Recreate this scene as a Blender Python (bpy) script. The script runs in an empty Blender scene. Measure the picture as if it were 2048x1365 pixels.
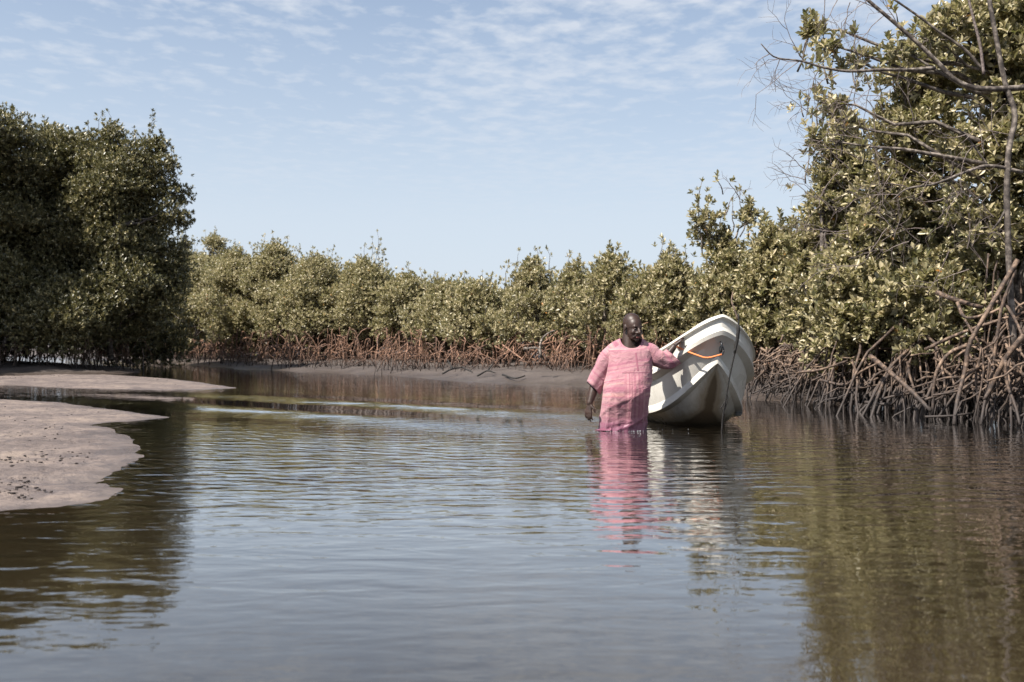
import bpy, bmesh, math, random
import numpy as np
from mathutils import Vector, Matrix, noise as mnoise

random.seed(7)
rng = np.random.default_rng(7)
scene = bpy.context.scene
COL = scene.collection

# ------------------------------------------------------------------ camera
F = 1991.1          # focal length in photograph pixels (35 mm on 36 mm)
HZ = 690.0          # horizon row
CX = 1024.0
EYE = 0.755         # camera height above the water

cam_data = bpy.data.cameras.new("camera")
cam = bpy.data.objects.new("camera", cam_data)
COL.objects.link(cam)
cam.location = (0, 0, EYE)
cam.rotation_euler = (math.radians(90), 0, 0)
cam_data.lens = 35.0
cam_data.sensor_width = 36.0
cam_data.shift_y = 7.5 / 2048.0
cam_data.clip_start = 0.05
cam_data.clip_end = 6000
cam_data.dof.use_dof = True
cam_data.dof.focus_distance = 9.0
cam_data.dof.aperture_fstop = 3.2
scene.camera = cam

# ------------------------------------------------------------------ light
SUN_DIR = Vector((-0.50, -0.36, 0.79)).normalized()     # towards the sun
sun_el = math.asin(SUN_DIR.z)
sun_az = math.atan2(SUN_DIR.x, SUN_DIR.y)                # clockwise from +Y
sd_ = bpy.data.lights.new("sun", 'SUN')
sd_.energy = 5.0
sd_.angle = math.radians(0.5)
sd_.color = (1.0, 0.94, 0.86)
sun = bpy.data.objects.new("sun", sd_)
sun.rotation_euler = SUN_DIR.to_track_quat('Z', 'Y').to_euler()
sun.location = (-20, -5, 25)
COL.objects.link(sun)

world = bpy.data.worlds.new("World")
scene.world = world
world.use_nodes = True
wt = world.node_tree
wt.nodes.clear()


def N(nt, typ, **kw):
    n = nt.nodes.new(typ)
    for k, v in kw.items():
        if k.startswith('_'):
            n.inputs[k[1:].replace('_', ' ')].default_value = v
        else:
            setattr(n, k, v)
    return n


def math_node(nt, op, a, b=None, clamp=False):
    n = nt.nodes.new('ShaderNodeMath')
    n.operation = op
    n.use_clamp = clamp
    for i, v in enumerate((a, b)):
        if v is None:
            continue
        if isinstance(v, (int, float)):
            n.inputs[i].default_value = v
        else:
            nt.links.new(v, n.inputs[i])
    return n.outputs[0]


def ramp(nt, fac, stops, interp='LINEAR'):
    r = nt.nodes.new('ShaderNodeValToRGB')
    r.color_ramp.interpolation = interp
    el = r.color_ramp.elements
    while len(el) < len(stops):
        el.new(0.5)
    for e, (p, c) in zip(el, stops):
        e.position = p
        e.color = (c[0], c[1], c[2], 1) if isinstance(c, (tuple, list)) else (c, c, c, 1)
    nt.links.new(fac, r.inputs[0])
    return r.outputs[0]


def mixc(nt, fac, a, b, mode='MIX'):
    m = nt.nodes.new('ShaderNodeMix')
    m.data_type = 'RGBA'
    m.blend_type = mode
    for i, v in ((0, fac), (6, a), (7, b)):
        if isinstance(v, (int, float)):
            m.inputs[i].default_value = v
        elif isinstance(v, (tuple, list)):
            m.inputs[i].default_value = (v[0], v[1], v[2], 1)
        else:
            nt.links.new(v, m.inputs[i])
    return m.outputs[2]


def build_world():
    nt = wt
    L = nt.links.new
    out = nt.nodes.new('ShaderNodeOutputWorld')
    bg = nt.nodes.new('ShaderNodeBackground')
    sky = nt.nodes.new('ShaderNodeTexSky')
    sky.sky_type = 'NISHITA'
    sky.sun_disc = False
    sky.sun_elevation = sun_el
    sky.sun_rotation = sun_az
    sky.air_density = 1.0
    sky.dust_density = 1.6
    sky.ozone_density = 2.0
    tc = nt.nodes.new('ShaderNodeTexCoord')
    sep = nt.nodes.new('ShaderNodeSeparateXYZ')
    L(tc.outputs['Generated'], sep.inputs[0])
    z = math_node(nt, 'MAXIMUM', sep.outputs[2], 0.03)
    px = math_node(nt, 'DIVIDE', sep.outputs[0], z)
    py = math_node(nt, 'DIVIDE', sep.outputs[1], z)
    comb = nt.nodes.new('ShaderNodeCombineXYZ')
    L(px, comb.inputs[0]); L(py, comb.inputs[1])
    mp = nt.nodes.new('ShaderNodeMapping')
    mp.inputs['Rotation'].default_value = (0, 0, math.radians(-24))
    mp.inputs['Scale'].default_value = (1.0, 0.85, 1)
    L(comb.outputs[0], mp.inputs[0])
    n1 = N(nt, 'ShaderNodeTexNoise', _Scale=8.2, _Detail=5.0, _Roughness=0.55, _Distortion=0.1)
    n2 = N(nt, 'ShaderNodeTexNoise', _Scale=1.1, _Detail=2.0, _Roughness=0.5)
    L(mp.outputs[0], n1.inputs['Vector'])
    L(mp.outputs[0], n2.inputs['Vector'])
    # more cloud towards the right and higher up
    side = math_node(nt, 'MULTIPLY', sep.outputs[0], 0.16)
    cov = math_node(nt, 'ADD', math_node(nt, 'MULTIPLY', n2.outputs[0], 0.60), side)
    dens = math_node(nt, 'ADD', n1.outputs[0], cov)
    m = ramp(nt, dens, [(0.74, 0.0), (0.88, 0.50), (1.04, 0.95)])
    fade = ramp(nt, sep.outputs[2], [(0.10, 0.0), (0.22, 0.6), (0.32, 1.0)])
    m2 = math_node(nt, 'MULTIPLY', m, fade)
    m3 = math_node(nt, 'MULTIPLY', m2, CLOUD_AMT)
    # thin high haze softens the clear-sky blue a little
    soft = mixc(nt, ramp(nt, sep.outputs[2], [(0.0, 0.95), (0.12, 0.80), (0.22, 0.52), (0.34, 0.28), (0.7, 0.2)]), sky.outputs[0], SKY_HAZE)
    c = mixc(nt, m3, soft, CLOUD_COL)
    L(c, bg.inputs[0])
    bg.inputs[1].default_value = SKY_STRENGTH
    L(bg.outputs[0], out.inputs[0])


SKY_STRENGTH = 0.069
CLOUD_AMT = 0.85
SKY_HAZE = (4.75, 5.3, 6.0)
CLOUD_COL = (4.9, 5.25, 5.8)
build_world()

vs = scene.view_settings
vs.view_transform = 'Standard'
vs.look = 'None'
vs.gamma = 1.0
vs.exposure = 1.12
vs.use_curve_mapping = False
scene.render.engine = 'CYCLES'
cy = scene.cycles
cy.use_denoising = True
cy.max_bounces = 7
cy.diffuse_bounces = 3
cy.glossy_bounces = 4
cy.transmission_bounces = 3
cy.transparent_max_bounces = 8
cy.caustics_reflective = False
cy.caustics_refractive = False
cy.sample_clamp_indirect = 6.0
cy.use_adaptive_sampling = True
cy.adaptive_threshold = 0.015


# ------------------------------------------------------------------ helpers
def G(px, py, z=0.0):
    """point on the level z seen at a photograph pixel"""
    d = F * (EYE - z) / (py - HZ)
    return ((px - CX) / F * d, d)


def P(px, py, d):
    return Vector(((px - CX) / F * d, d, EYE - (py - HZ) / F * d))


def tag(o, label=None, cat=None, group=None, kind=None):
    if label: o['label'] = label
    if cat: o['category'] = cat
    if group: o['group'] = group
    if kind: o['kind'] = kind
    return o


def empty(name, loc, label=None, cat=None, group=None):
    o = bpy.data.objects.new(name, None)
    o.empty_display_size = 0.2
    o.location = loc
    COL.objects.link(o)
    return tag(o, label, cat, group)


def wloc(o):
    v = Vector((0, 0, 0))
    while o is not None:
        v += o.location
        o = o.parent
    return v


def mesh_obj(name, verts, faces, mat, parent=None, smooth=True, loc=None, attrs=None, mats=None, fmat=None):
    """verts in world space; children are stored relative to their parent"""
    V = np.asarray(verts, dtype=np.float32).reshape(-1, 3)
    off = np.zeros(3, dtype=np.float32)
    if parent is not None:
        off = np.array(wloc(parent), dtype=np.float32)
    elif loc is not None:
        off = np.array(loc, dtype=np.float32)
    V = V - off
    me = bpy.data.meshes.new(name)
    if isinstance(faces, np.ndarray):
        k = faces.shape[1]
        nf = faces.shape[0]
        me.vertices.add(len(V)); me.vertices.foreach_set('co', V.ravel())
        me.loops.add(nf * k); me.loops.foreach_set('vertex_index', faces.astype(np.int32).ravel())
        me.polygons.add(nf)
        me.polygons.foreach_set('loop_start', np.arange(0, nf * k, k, dtype=np.int32))
        me.update(calc_edges=True)
    else:
        me.from_pydata([tuple(map(float, v)) for v in V], [], [tuple(int(i) for i in f) for f in faces])
        me.update()
    if attrs:
        for an, (dom, data) in attrs.items():
            a = me.attributes.new(an, 'FLOAT', dom)
            a.data.foreach_set('value', np.asarray(data, dtype=np.float32))
    if smooth:
        me.polygons.foreach_set('use_smooth', np.ones(len(me.polygons), dtype=bool))
    for m in (mats or [mat]):
        me.materials.append(m)
    if fmat is not None:
        me.polygons.foreach_set('material_index', np.asarray(fmat, dtype=np.int32))
    o = bpy.data.objects.new(name, me)
    COL.objects.link(o)
    if parent is not None:
        o.parent = parent
    elif loc is not None:
        o.location = loc
    return o


class Geo:
    """collects tubes and lofts; n-gon faces kept as lists"""
    def __init__(s):
        s.v = []; s.f = []; s.n = 0

    def add(s, V, Fc):
        s.v.append(np.asarray(V, dtype=float).reshape(-1, 3))
        s.f.extend([tuple(i + s.n for i in f) for f in Fc])
        s.n += len(s.v[-1])

    def tube(s, pts, rad, sides=5, cap=True, wob=0.0):
        pts = np.asarray([tuple(p) for p in pts], dtype=float)
        n = len(pts)
        rad = np.broadcast_to(np.asarray(rad, dtype=float), (n,))
        t = np.gradient(pts, axis=0)
        t /= np.linalg.norm(t, axis=1)[:, None] + 1e-9
        ref = np.array([0, 0, 1.0]) if abs(t[0][2]) < 0.9 else np.array([1.0, 0, 0])
        V = []
        for i in range(n):
            a = ref - t[i] * np.dot(ref, t[i]); a /= np.linalg.norm(a) + 1e-9
            ref = a
            b = np.cross(t[i], a)
            for k in range(sides):
                ang = 2 * math.pi * k / sides
                r = rad[i] * (1 + (random.uniform(-wob, wob) if wob else 0))
                V.append(pts[i] + (a * math.cos(ang) + b * math.sin(ang)) * r)
        Fc = []
        for i in range(n - 1):
            for k in range(sides):
                k2 = (k + 1) % sides
                Fc.append((i * sides + k, i * sides + k2, (i + 1) * sides + k2, (i + 1) * sides + k))
        if cap:
            Fc.append(tuple(range(sides - 1, -1, -1)))
            Fc.append(tuple((n - 1) * sides + k for k in range(sides)))
        s.add(V, Fc)

    def ell(s, c, r, rot=None, seg=14, rings=9):
        V = []; Fc = []
        for i in range(rings + 1):
            th = math.pi * i / rings
            for k in range(seg):
                ph = 2 * math.pi * k / seg
                p = Vector((r[0] * math.sin(th) * math.cos(ph), r[1] * math.sin(th) * math.sin(ph), r[2] * math.cos(th)))
                if rot is not None: p = rot @ p
                V.append((c[0] + p.x, c[1] + p.y, c[2] + p.z))
        for i in range(rings):
            for k in range(seg):
                k2 = (k + 1) % seg
                Fc.append((i * seg + k, (i + 1) * seg + k, (i + 1) * seg + k2, i * seg + k2))
        s.add(V, Fc)

    def capsule(s, a, b, ra, rb, seg=12):
        """closed tapered limb with round ends"""
        a = np.asarray(tuple(a), float); b = np.asarray(tuple(b), float)
        ax = b - a; L = np.linalg.norm(ax) + 1e-9; ax = ax / L
        pts = []; rad = []
        for k in range(5):
            th = math.pi / 2 * k / 4
            pts.append(a - ax * ra * math.cos(th)); rad.append(max(ra * math.sin(th), 0.0006))
        for k in range(5):
            th = math.pi / 2 * (1 - k / 4)
            pts.append(b + ax * rb * math.cos(th)); rad.append(max(rb * math.sin(th), 0.0006))
        s.tube(pts, rad, seg)

    def build(s, name, mat, parent=None, smooth=True, loc=None, **kw):
        return mesh_obj(name, np.concatenate(s.v), s.f, mat, parent, smooth, loc, **kw)


def curve_pts(ctrl, n):
    """Catmull-Rom through control points"""
    C = [np.asarray(tuple(c), float) for c in ctrl]
    C = [2 * C[0] - C[1]] + C + [2 * C[-1] - C[-2]]
    out = []
    segs = len(C) - 3
    for j in range(n):
        t = j / (n - 1) * segs
        i = min(int(t), segs - 1); t -= i
        p0, p1, p2, p3 = C[i:i + 4]
        out.append(0.5 * ((2 * p1) + (-p0 + p2) * t + (2 * p0 - 5 * p1 + 4 * p2 - p3) * t * t + (-p0 + 3 * p1 - 3 * p2 + p3) * t ** 3))
    return np.array(out)


def nz(x, y, s=1.0, o=0.0):
    return mnoise.noise(Vector((x * s + o, y * s - o * 0.7, o * 1.3)))


# ------------------------------------------------------------------ materials
def new_mat(name):
    m = bpy.data.materials.new(name)
    m.use_nodes = True
    nt = m.node_tree
    b = nt.nodes['Principled BSDF']
    return m, nt, b


def bump(nt, b, h, dist, strength=1.0):
    bp = nt.nodes.new('ShaderNodeBump')
    bp.inputs['Distance'].default_value = dist
    bp.inputs['Strength'].default_value = strength
    nt.links.new(h, bp.inputs['Height'])
    nt.links.new(bp.outputs[0], b.inputs['Normal'])


def geo_pos(nt):
    return nt.nodes.new('ShaderNodeNewGeometry').outputs['Position']


def leaf_material(name, stops, trans=0.34, rough=0.40):
    m, nt, b = new_mat(name)
    at = nt.nodes.new('ShaderNodeAttribute'); at.attribute_name = 'tint'
    col = ramp(nt, at.outputs['Fac'], stops)
    # the undersides of the leaves are paler and duller
    ge = nt.nodes.new('ShaderNodeNewGeometry')
    under = mixc(nt, 0.35, col, (0.20, 0.20, 0.11))
    c2 = mixc(nt, ge.outputs['Backfacing'], col, under)
    nt.links.new(c2, b.inputs['Base Color'])
    b.inputs['Roughness'].default_value = rough
    b.inputs['Specular IOR Level'].default_value = 0.7
    tr = nt.nodes.new('ShaderNodeBsdfTranslucent')
    nt.links.new(mixc(nt, 0.5, col, (0.16, 0.17, 0.03)), tr.inputs[0])
    mx = nt.nodes.new('ShaderNodeMixShader'); mx.inputs[0].default_value = trans
    nt.links.new(b.outputs[0], mx.inputs[1]); nt.links.new(tr.outputs[0], mx.inputs[2])
    nt.links.new(mx.outputs[0], nt.nodes['Material Output'].inputs[0])
    return m


LEAF_STOPS = [(0.0, (0.10, 0.096, 0.042)), (0.30, (0.215, 0.188, 0.088)), (0.6, (0.35, 0.30, 0.155)),
              (0.90, (0.54, 0.455, 0.26)), (0.975, (0.62, 0.52, 0.31)), (0.99, (0.52, 0.20, 0.04))]
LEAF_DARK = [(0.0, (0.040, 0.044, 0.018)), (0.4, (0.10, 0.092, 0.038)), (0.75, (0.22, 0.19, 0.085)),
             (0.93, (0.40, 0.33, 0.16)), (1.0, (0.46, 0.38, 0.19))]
MAT_LEAF = leaf_material("mangrove leaf", LEAF_STOPS)
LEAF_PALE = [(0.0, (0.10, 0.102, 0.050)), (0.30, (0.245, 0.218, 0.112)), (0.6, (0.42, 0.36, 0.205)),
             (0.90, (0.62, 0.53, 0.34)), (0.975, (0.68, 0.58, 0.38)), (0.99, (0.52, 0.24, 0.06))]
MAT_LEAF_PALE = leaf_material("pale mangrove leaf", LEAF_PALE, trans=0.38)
MAT_LEAF_DARK = leaf_material("shade-darkened mangrove leaf", LEAF_DARK, trans=0.15)  # leaf colours darkened in place of shade, left bank and right thicket


def bark_material(name, c1, c2, c3, scale=18.0, wet=True):
    m, nt, b = new_mat(name)
    pos = geo_pos(nt)
    n1 = N(nt, 'ShaderNodeTexNoise', _Scale=scale, _Detail=4.0, _Roughness=0.6)
    nt.links.new(pos, n1.inputs['Vector'])
    n2 = N(nt, 'ShaderNodeTexNoise', _Scale=1.7, _Detail=2.0)
    nt.links.new(pos, n2.inputs['Vector'])
    col = ramp(nt, n1.outputs[0], [(0.38, c1), (0.50, c2), (0.62, c3)])
    col = mixc(nt, ramp(nt, n2.outputs[0], [(0.35, 0.0), (0.7, 0.6)]), col, c1)
    if wet:   # tide-stained, muddy feet
        sep = nt.nodes.new('ShaderNodeSeparateXYZ'); nt.links.new(pos, sep.inputs[0])
        zz = math_node(nt, 'ADD', sep.outputs[2], math_node(nt, 'MULTIPLY', n2.outputs[0], 0.25))
        w = ramp(nt, zz, [(0.25, 0.95), (0.62, 0.0)])
        col = mixc(nt, w, col, (0.028, 0.022, 0.020))
    nt.links.new(col, b.inputs['Base Color'])
    b.inputs['Roughness'].default_value = 0.75
    bump(nt, b, n1.outputs[0], 0.006, 0.6)
    return m


MAT_ROOT = bark_material("prop root bark", (0.04, 0.022, 0.015), (0.16, 0.083, 0.05), (0.33, 0.18, 0.11))
MAT_ROOT2 = bark_material("grey root bark", (0.028, 0.018, 0.013), (0.085, 0.054, 0.037), (0.23, 0.155, 0.105))
MAT_BARK = bark_material("branch bark", (0.022, 0.016, 0.013), (0.085, 0.068, 0.056), (0.26, 0.22, 0.185), 16, wet=False)
MAT_TWIG = bark_material("bare twig bark", (0.07, 0.05, 0.045), (0.14, 0.11, 0.10), (0.22, 0.18, 0.16), 40, wet=False)
MAT_DARKSTICK = bark_material("black wet stick", (0.004, 0.0035, 0.003), (0.006, 0.005, 0.004), (0.012, 0.009, 0.008), 40, wet=False)


def mud_material():
    m, nt, b = new_mat("grey brown mud")
    pos = geo_pos(nt)
    n1 = N(nt, 'ShaderNodeTexNoise', _Scale=1.1, _Detail=8.0, _Roughness=0.62)
    n2 = N(nt, 'ShaderNodeTexNoise', _Scale=9.0, _Detail=6.0, _Roughness=0.65)
    nt.links.new(pos, n1.inputs['Vector']); nt.links.new(pos, n2.inputs['Vector'])
    c = ramp(nt, n1.outputs[0], [(0.32, (0.040, 0.031, 0.027)), (0.52, (0.068, 0.054, 0.046)), (0.72, (0.10, 0.081, 0.068))])
    c = mixc(nt, ramp(nt, n2.outputs[0], [(0.40, 0.0), (0.62, 0.55)]), c, (0.060, 0.047, 0.043))
    sep = nt.nodes.new('ShaderNodeSeparateXYZ'); nt.links.new(pos, sep.inputs[0])
    wet = ramp(nt, sep.outputs[2], [(0.0, 1.0), (0.09, 0.0)])
    c = mixc(nt, math_node(nt, 'MULTIPLY', wet, 0.45), c, (0.055, 0.042, 0.034))
    nt.links.new(c, b.inputs['Base Color'])
    r = ramp(nt, sep.outputs[2], [(0.0, 0.28), (0.12, 0.75)])
    nt.links.new(r, b.inputs['Roughness'])
    h = math_node(nt, 'ADD', n1.outputs[0], math_node(nt, 'MULTIPLY', n2.outputs[0], 0.35))
    bump(nt, b, h, 0.10, 0.8)
    return m


def sand_material():
    m, nt, b = new_mat("pale river sand")
    pos = geo_pos(nt)
    n1 = N(nt, 'ShaderNodeTexNoise', _Scale=1.3, _Detail=6.0, _Roughness=0.6)
    n2 = N(nt, 'ShaderNodeTexNoise', _Scale=26.0, _Detail=5.0, _Roughness=0.7)
    n3 = N(nt, 'ShaderNodeTexNoise', _Scale=5.0, _Detail=6.0, _Roughness=0.7, _Distortion=1.2)
    for n in (n1, n2, n3): nt.links.new(pos, n.inputs['Vector'])
    c = ramp(nt, n1.outputs[0], [(0.35, (0.10, 0.080, 0.073)), (0.5, (0.155, 0.124, 0.110)), (0.68, (0.205, 0.163, 0.136))])
    dark = math_node(nt, 'MULTIPLY', ramp(nt, n2.outputs[0], [(0.54, 0.0), (0.64, 0.9)]),
                     ramp(nt, n1.outputs[0], [(0.40, 0.9), (0.62, 0.15)]))
    c = mixc(nt, dark, c, (0.035, 0.028, 0.028))
    c = mixc(nt, ramp(nt, n3.outputs[0], [(0.47, 0.0), (0.60, 0.8)]), c, (0.085, 0.070, 0.068))
    sep = nt.nodes.new('ShaderNodeSeparateXYZ'); nt.links.new(pos, sep.inputs[0])
    zz = math_node(nt, 'ADD', sep.outputs[2], math_node(nt, 'MULTIPLY', math_node(nt, 'SUBTRACT', n1.outputs[0], 0.5), 0.02))
    wet = ramp(nt, zz, [(0.002, 1.0), (0.012, 0.0)])
    b.inputs['Specular IOR Level'].default_value = 0.25
    c = mixc(nt, math_node(nt, 'MULTIPLY', wet, 0.6), c, (0.10, 0.082, 0.075))
    nt.links.new(c, b.inputs['Base Color'])
    nt.links.new(ramp(nt, zz, [(0.002, 0.25), (0.012, 0.9)]), b.inputs['Roughness'])
    h = math_node(nt, 'ADD', math_node(nt, 'MULTIPLY', n3.outputs[0], 0.6), math_node(nt, 'MULTIPLY', n2.outputs[0], 0.30))
    bump(nt, b, h, 0.04, 1.0)
    return m


MAT_MUD = mud_material()
MAT_SAND = sand_material()

# ------------------------------------------------------------------ the setting: ground
SHORE = [(-60.0, 75.0), (-30, 62)] + [G(*p) for p in [(250, 722), (330, 727), (400, 733), (480, 738), (560, 742), (640, 746), (720, 748),
         (800, 753), (870, 760), (950, 766), (1040, 767), (1120, 771), (1200, 777), (1300, 783), (1420, 793), (1500, 797), (1560, 800),
         (1620, 803), (1700, 808), (1800, 817), (1900, 827), (2000, 838), (2120, 852), (2300, 868)]] + [(9.0, 2.0), (12.0, -8.0)]
SHORE_L = [(-60.0, 14.0), (-24, 15.0), (-15.5, 20.5), G(-200, 752), G(-60, 752), G(100, 751), G(200, 750), G(248, 746), G(262, 738), (-12.6, 33.0), (-20, 37), (-60, 48)]


def seg_dist(X, Y, poly):
    D = np.full(X.shape, 1e9)
    for (x0, y0), (x1, y1) in zip(poly[:-1], poly[1:]):
        dx, dy = x1 - x0, y1 - y0
        t = np.clip(((X - x0) * dx + (Y - y0) * dy) / (dx * dx + dy * dy), 0, 1)
        D = np.minimum(D, np.hypot(X - x0 - t * dx, Y - y0 - t * dy))
    return D


def inside(X, Y, poly):
    I = np.zeros(X.shape, dtype=bool)
    n = len(poly)
    for i in range(n):
        x0, y0 = poly[i]; x1, y1 = poly[(i + 1) % n]
        if y0 == y1: continue
        c = ((y0 > Y) != (y1 > Y)) & (X < (x1 - x0) * (Y - y0) / (y1 - y0) + x0)
        I ^= c
    return I


SHORE_POLY = SHORE + [(300, -8), (2500, 2500), (-2500, 2500), (-2500, 75)]
SHORE_L_POLY = SHORE_L


def vnoise(X, Y, s, seed):
    """cheap smooth value noise, vectorised"""
    r = np.random.default_rng(seed)
    T = r.random((64, 64))
    x = X * s + 100.3; y = Y * s + 57.1
    xi = np.floor(x).astype(int); yi = np.floor(y).astype(int)
    fx = x - xi; fy = y - yi
    fx = fx * fx * (3 - 2 * fx); fy = fy * fy * (3 - 2 * fy)
    a = T[xi % 64, yi % 64]; b = T[(xi + 1) % 64, yi % 64]
    c = T[xi % 64, (yi + 1) % 64]; d = T[(xi + 1) % 64, (yi + 1) % 64]
    return (a * (1 - fx) + b * fx) * (1 - fy) + (c * (1 - fx) + d * fx) * fy - 0.5


def land_height(X, Y):
    X = np.asarray(X, float); Y = np.asarray(Y, float)
    s1 = seg_dist(X, Y, SHORE); s1 = np.where(inside(X, Y, SHORE_POLY), s1, -s1)
    s2 = seg_dist(X, Y, SHORE_L + [SHORE_L[0]]); s2 = np.where(inside(X, Y, SHORE_L_POLY), s2, -s2)
    s = np.maximum(s1, s2)
    s = s + vnoise(X, Y, 0.9, 3) * 0.7 + vnoise(X, Y, 2.6, 4) * 0.22
    up = 0.42 * (1 - np.exp(-np.maximum(s, 0) * 0.26))
    dn = -0.75 * (1 - np.exp(-np.maximum(-s, 0) * 0.28))
    near = np.exp(-np.abs(s) * 0.15)
    return np.where(s > 0, up, dn) + (vnoise(X, Y, 1.7, 5) * 0.07 + vnoise(X, Y, 5.0, 6) * 0.035) * near


def gz(x, y):
    return float(land_height(np.array([x]), np.array([y]))[0])


def fan(tans, ds):
    T, D = np.meshgrid(tans, ds)
    X = T * D; Y = D
    r, c = X.shape
    idx = np.arange(r * c).reshape(r, c)
    Fc = np.stack([idx[:-1, :-1], idx[:-1, 1:], idx[1:, 1:], idx[1:, :-1]], -1).reshape(-1, 4)
    return X, Y, Fc


ds = np.concatenate([np.linspace(0.8, 7, 30)[:-1], np.geomspace(7, 60, 260), np.geomspace(63, 2500, 30)])
tans = np.concatenate([np.linspace(-4, -0.75, 30)[:-1], np.linspace(-0.75, 0.75, 420), np.linspace(0.75, 4, 30)[1:]])
X, Y, Fc = fan(tans, ds)
Z = land_height(X, Y)
ground = mesh_obj('ground', np.stack([X, Y, Z], -1), Fc, MAT_MUD)
tag(ground, 'grey brown mud bank and river bed under the mangroves', kind='structure')

bed = mesh_obj('river_bed', [(-3000, -3000, -1.2), (3000, -3000, -1.2), (3000, 3000, -1.2), (-3000, 3000, -1.2)],
               np.array([[0, 1, 2, 3]]), MAT_MUD)
tag(bed, 'muddy bottom of the creek', kind='structure')

# sandbars
BAR1 = [G(*p) for p in [(-900, 796), (0, 799), (120, 805), (230, 820), (300, 829), (350, 835), (290, 841), (215, 846), (180, 850),
                        (225, 858), (262, 876), (282, 900), (272, 922), (246, 940), (196, 966), (240, 982), (205, 1000), (120, 1014), (0, 1024), (-900, 1060)]]
BAR2 = [G(*p) for p in [(-900, 756), (0, 754), (110, 750), (240, 751), (330, 757), (400, 765), (478, 777), (400, 779.5), (300, 781), (150, 778), (0, 771), (-900, 768)]]


def sandbar(poly, pxs, pys, top, slope, seed, label):
    PX, PY = np.meshgrid(pxs, pys)
    D = F * EYE / (PY - HZ)
    X = (PX - CX) / F * D; Y = D
    s = seg_dist(X, Y, poly + [poly[0]]); s = np.where(inside(X, Y, poly), s, -s)
    s = s + vnoise(X, Y, 2.2, seed) * 0.05 + vnoise(X, Y, 11.0, seed + 1) * 0.035 + vnoise(X, Y, 25.0, seed + 5) * 0.02
    Z = np.where(s > 0, top * (1 - np.exp(-s * slope / top)), np.maximum(s * 0.09, -0.6))
    Z = Z + (vnoise(X, Y, 4.0, seed + 2) * 0.016 + vnoise(X, Y, 12.0, seed + 3) * 0.014 + vnoise(X, Y, 31.0, seed + 4) * 0.008) * np.clip(s * 3, 0.15, 1)
    r, c = X.shape
    idx = np.arange(r * c).reshape(r, c)
    Fc = np.stack([idx[1:, :-1], idx[1:, 1:], idx[:-1, 1:], idx[:-1, :-1]], -1).reshape(-1, 4)
    o = mesh_obj('sandbar', np.stack([X, Y, Z], -1), Fc, MAT_SAND)
    return tag(o, label, kind='structure')


sandbar(BAR1, np.arange(-900, 460, 5.0), np.concatenate([np.arange(780, 860, 1.2), np.arange(860, 1100, 2.2), np.arange(1100, 1200, 6)]), 0.045, 0.045, 11,
        'pale rounded sandbar reaching into the water at lower left')
sandbar(BAR2, np.arange(-900, 560, 5.0), np.arange(742, 800, 0.7), 0.09, 0.06, 21,
        'thin tongue of pale sand in front of the dark left mangroves')


# ------------------------------------------------------------------ water
MANX, MANY = (1248 - CX) / F * 8.84, 8.84


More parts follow.
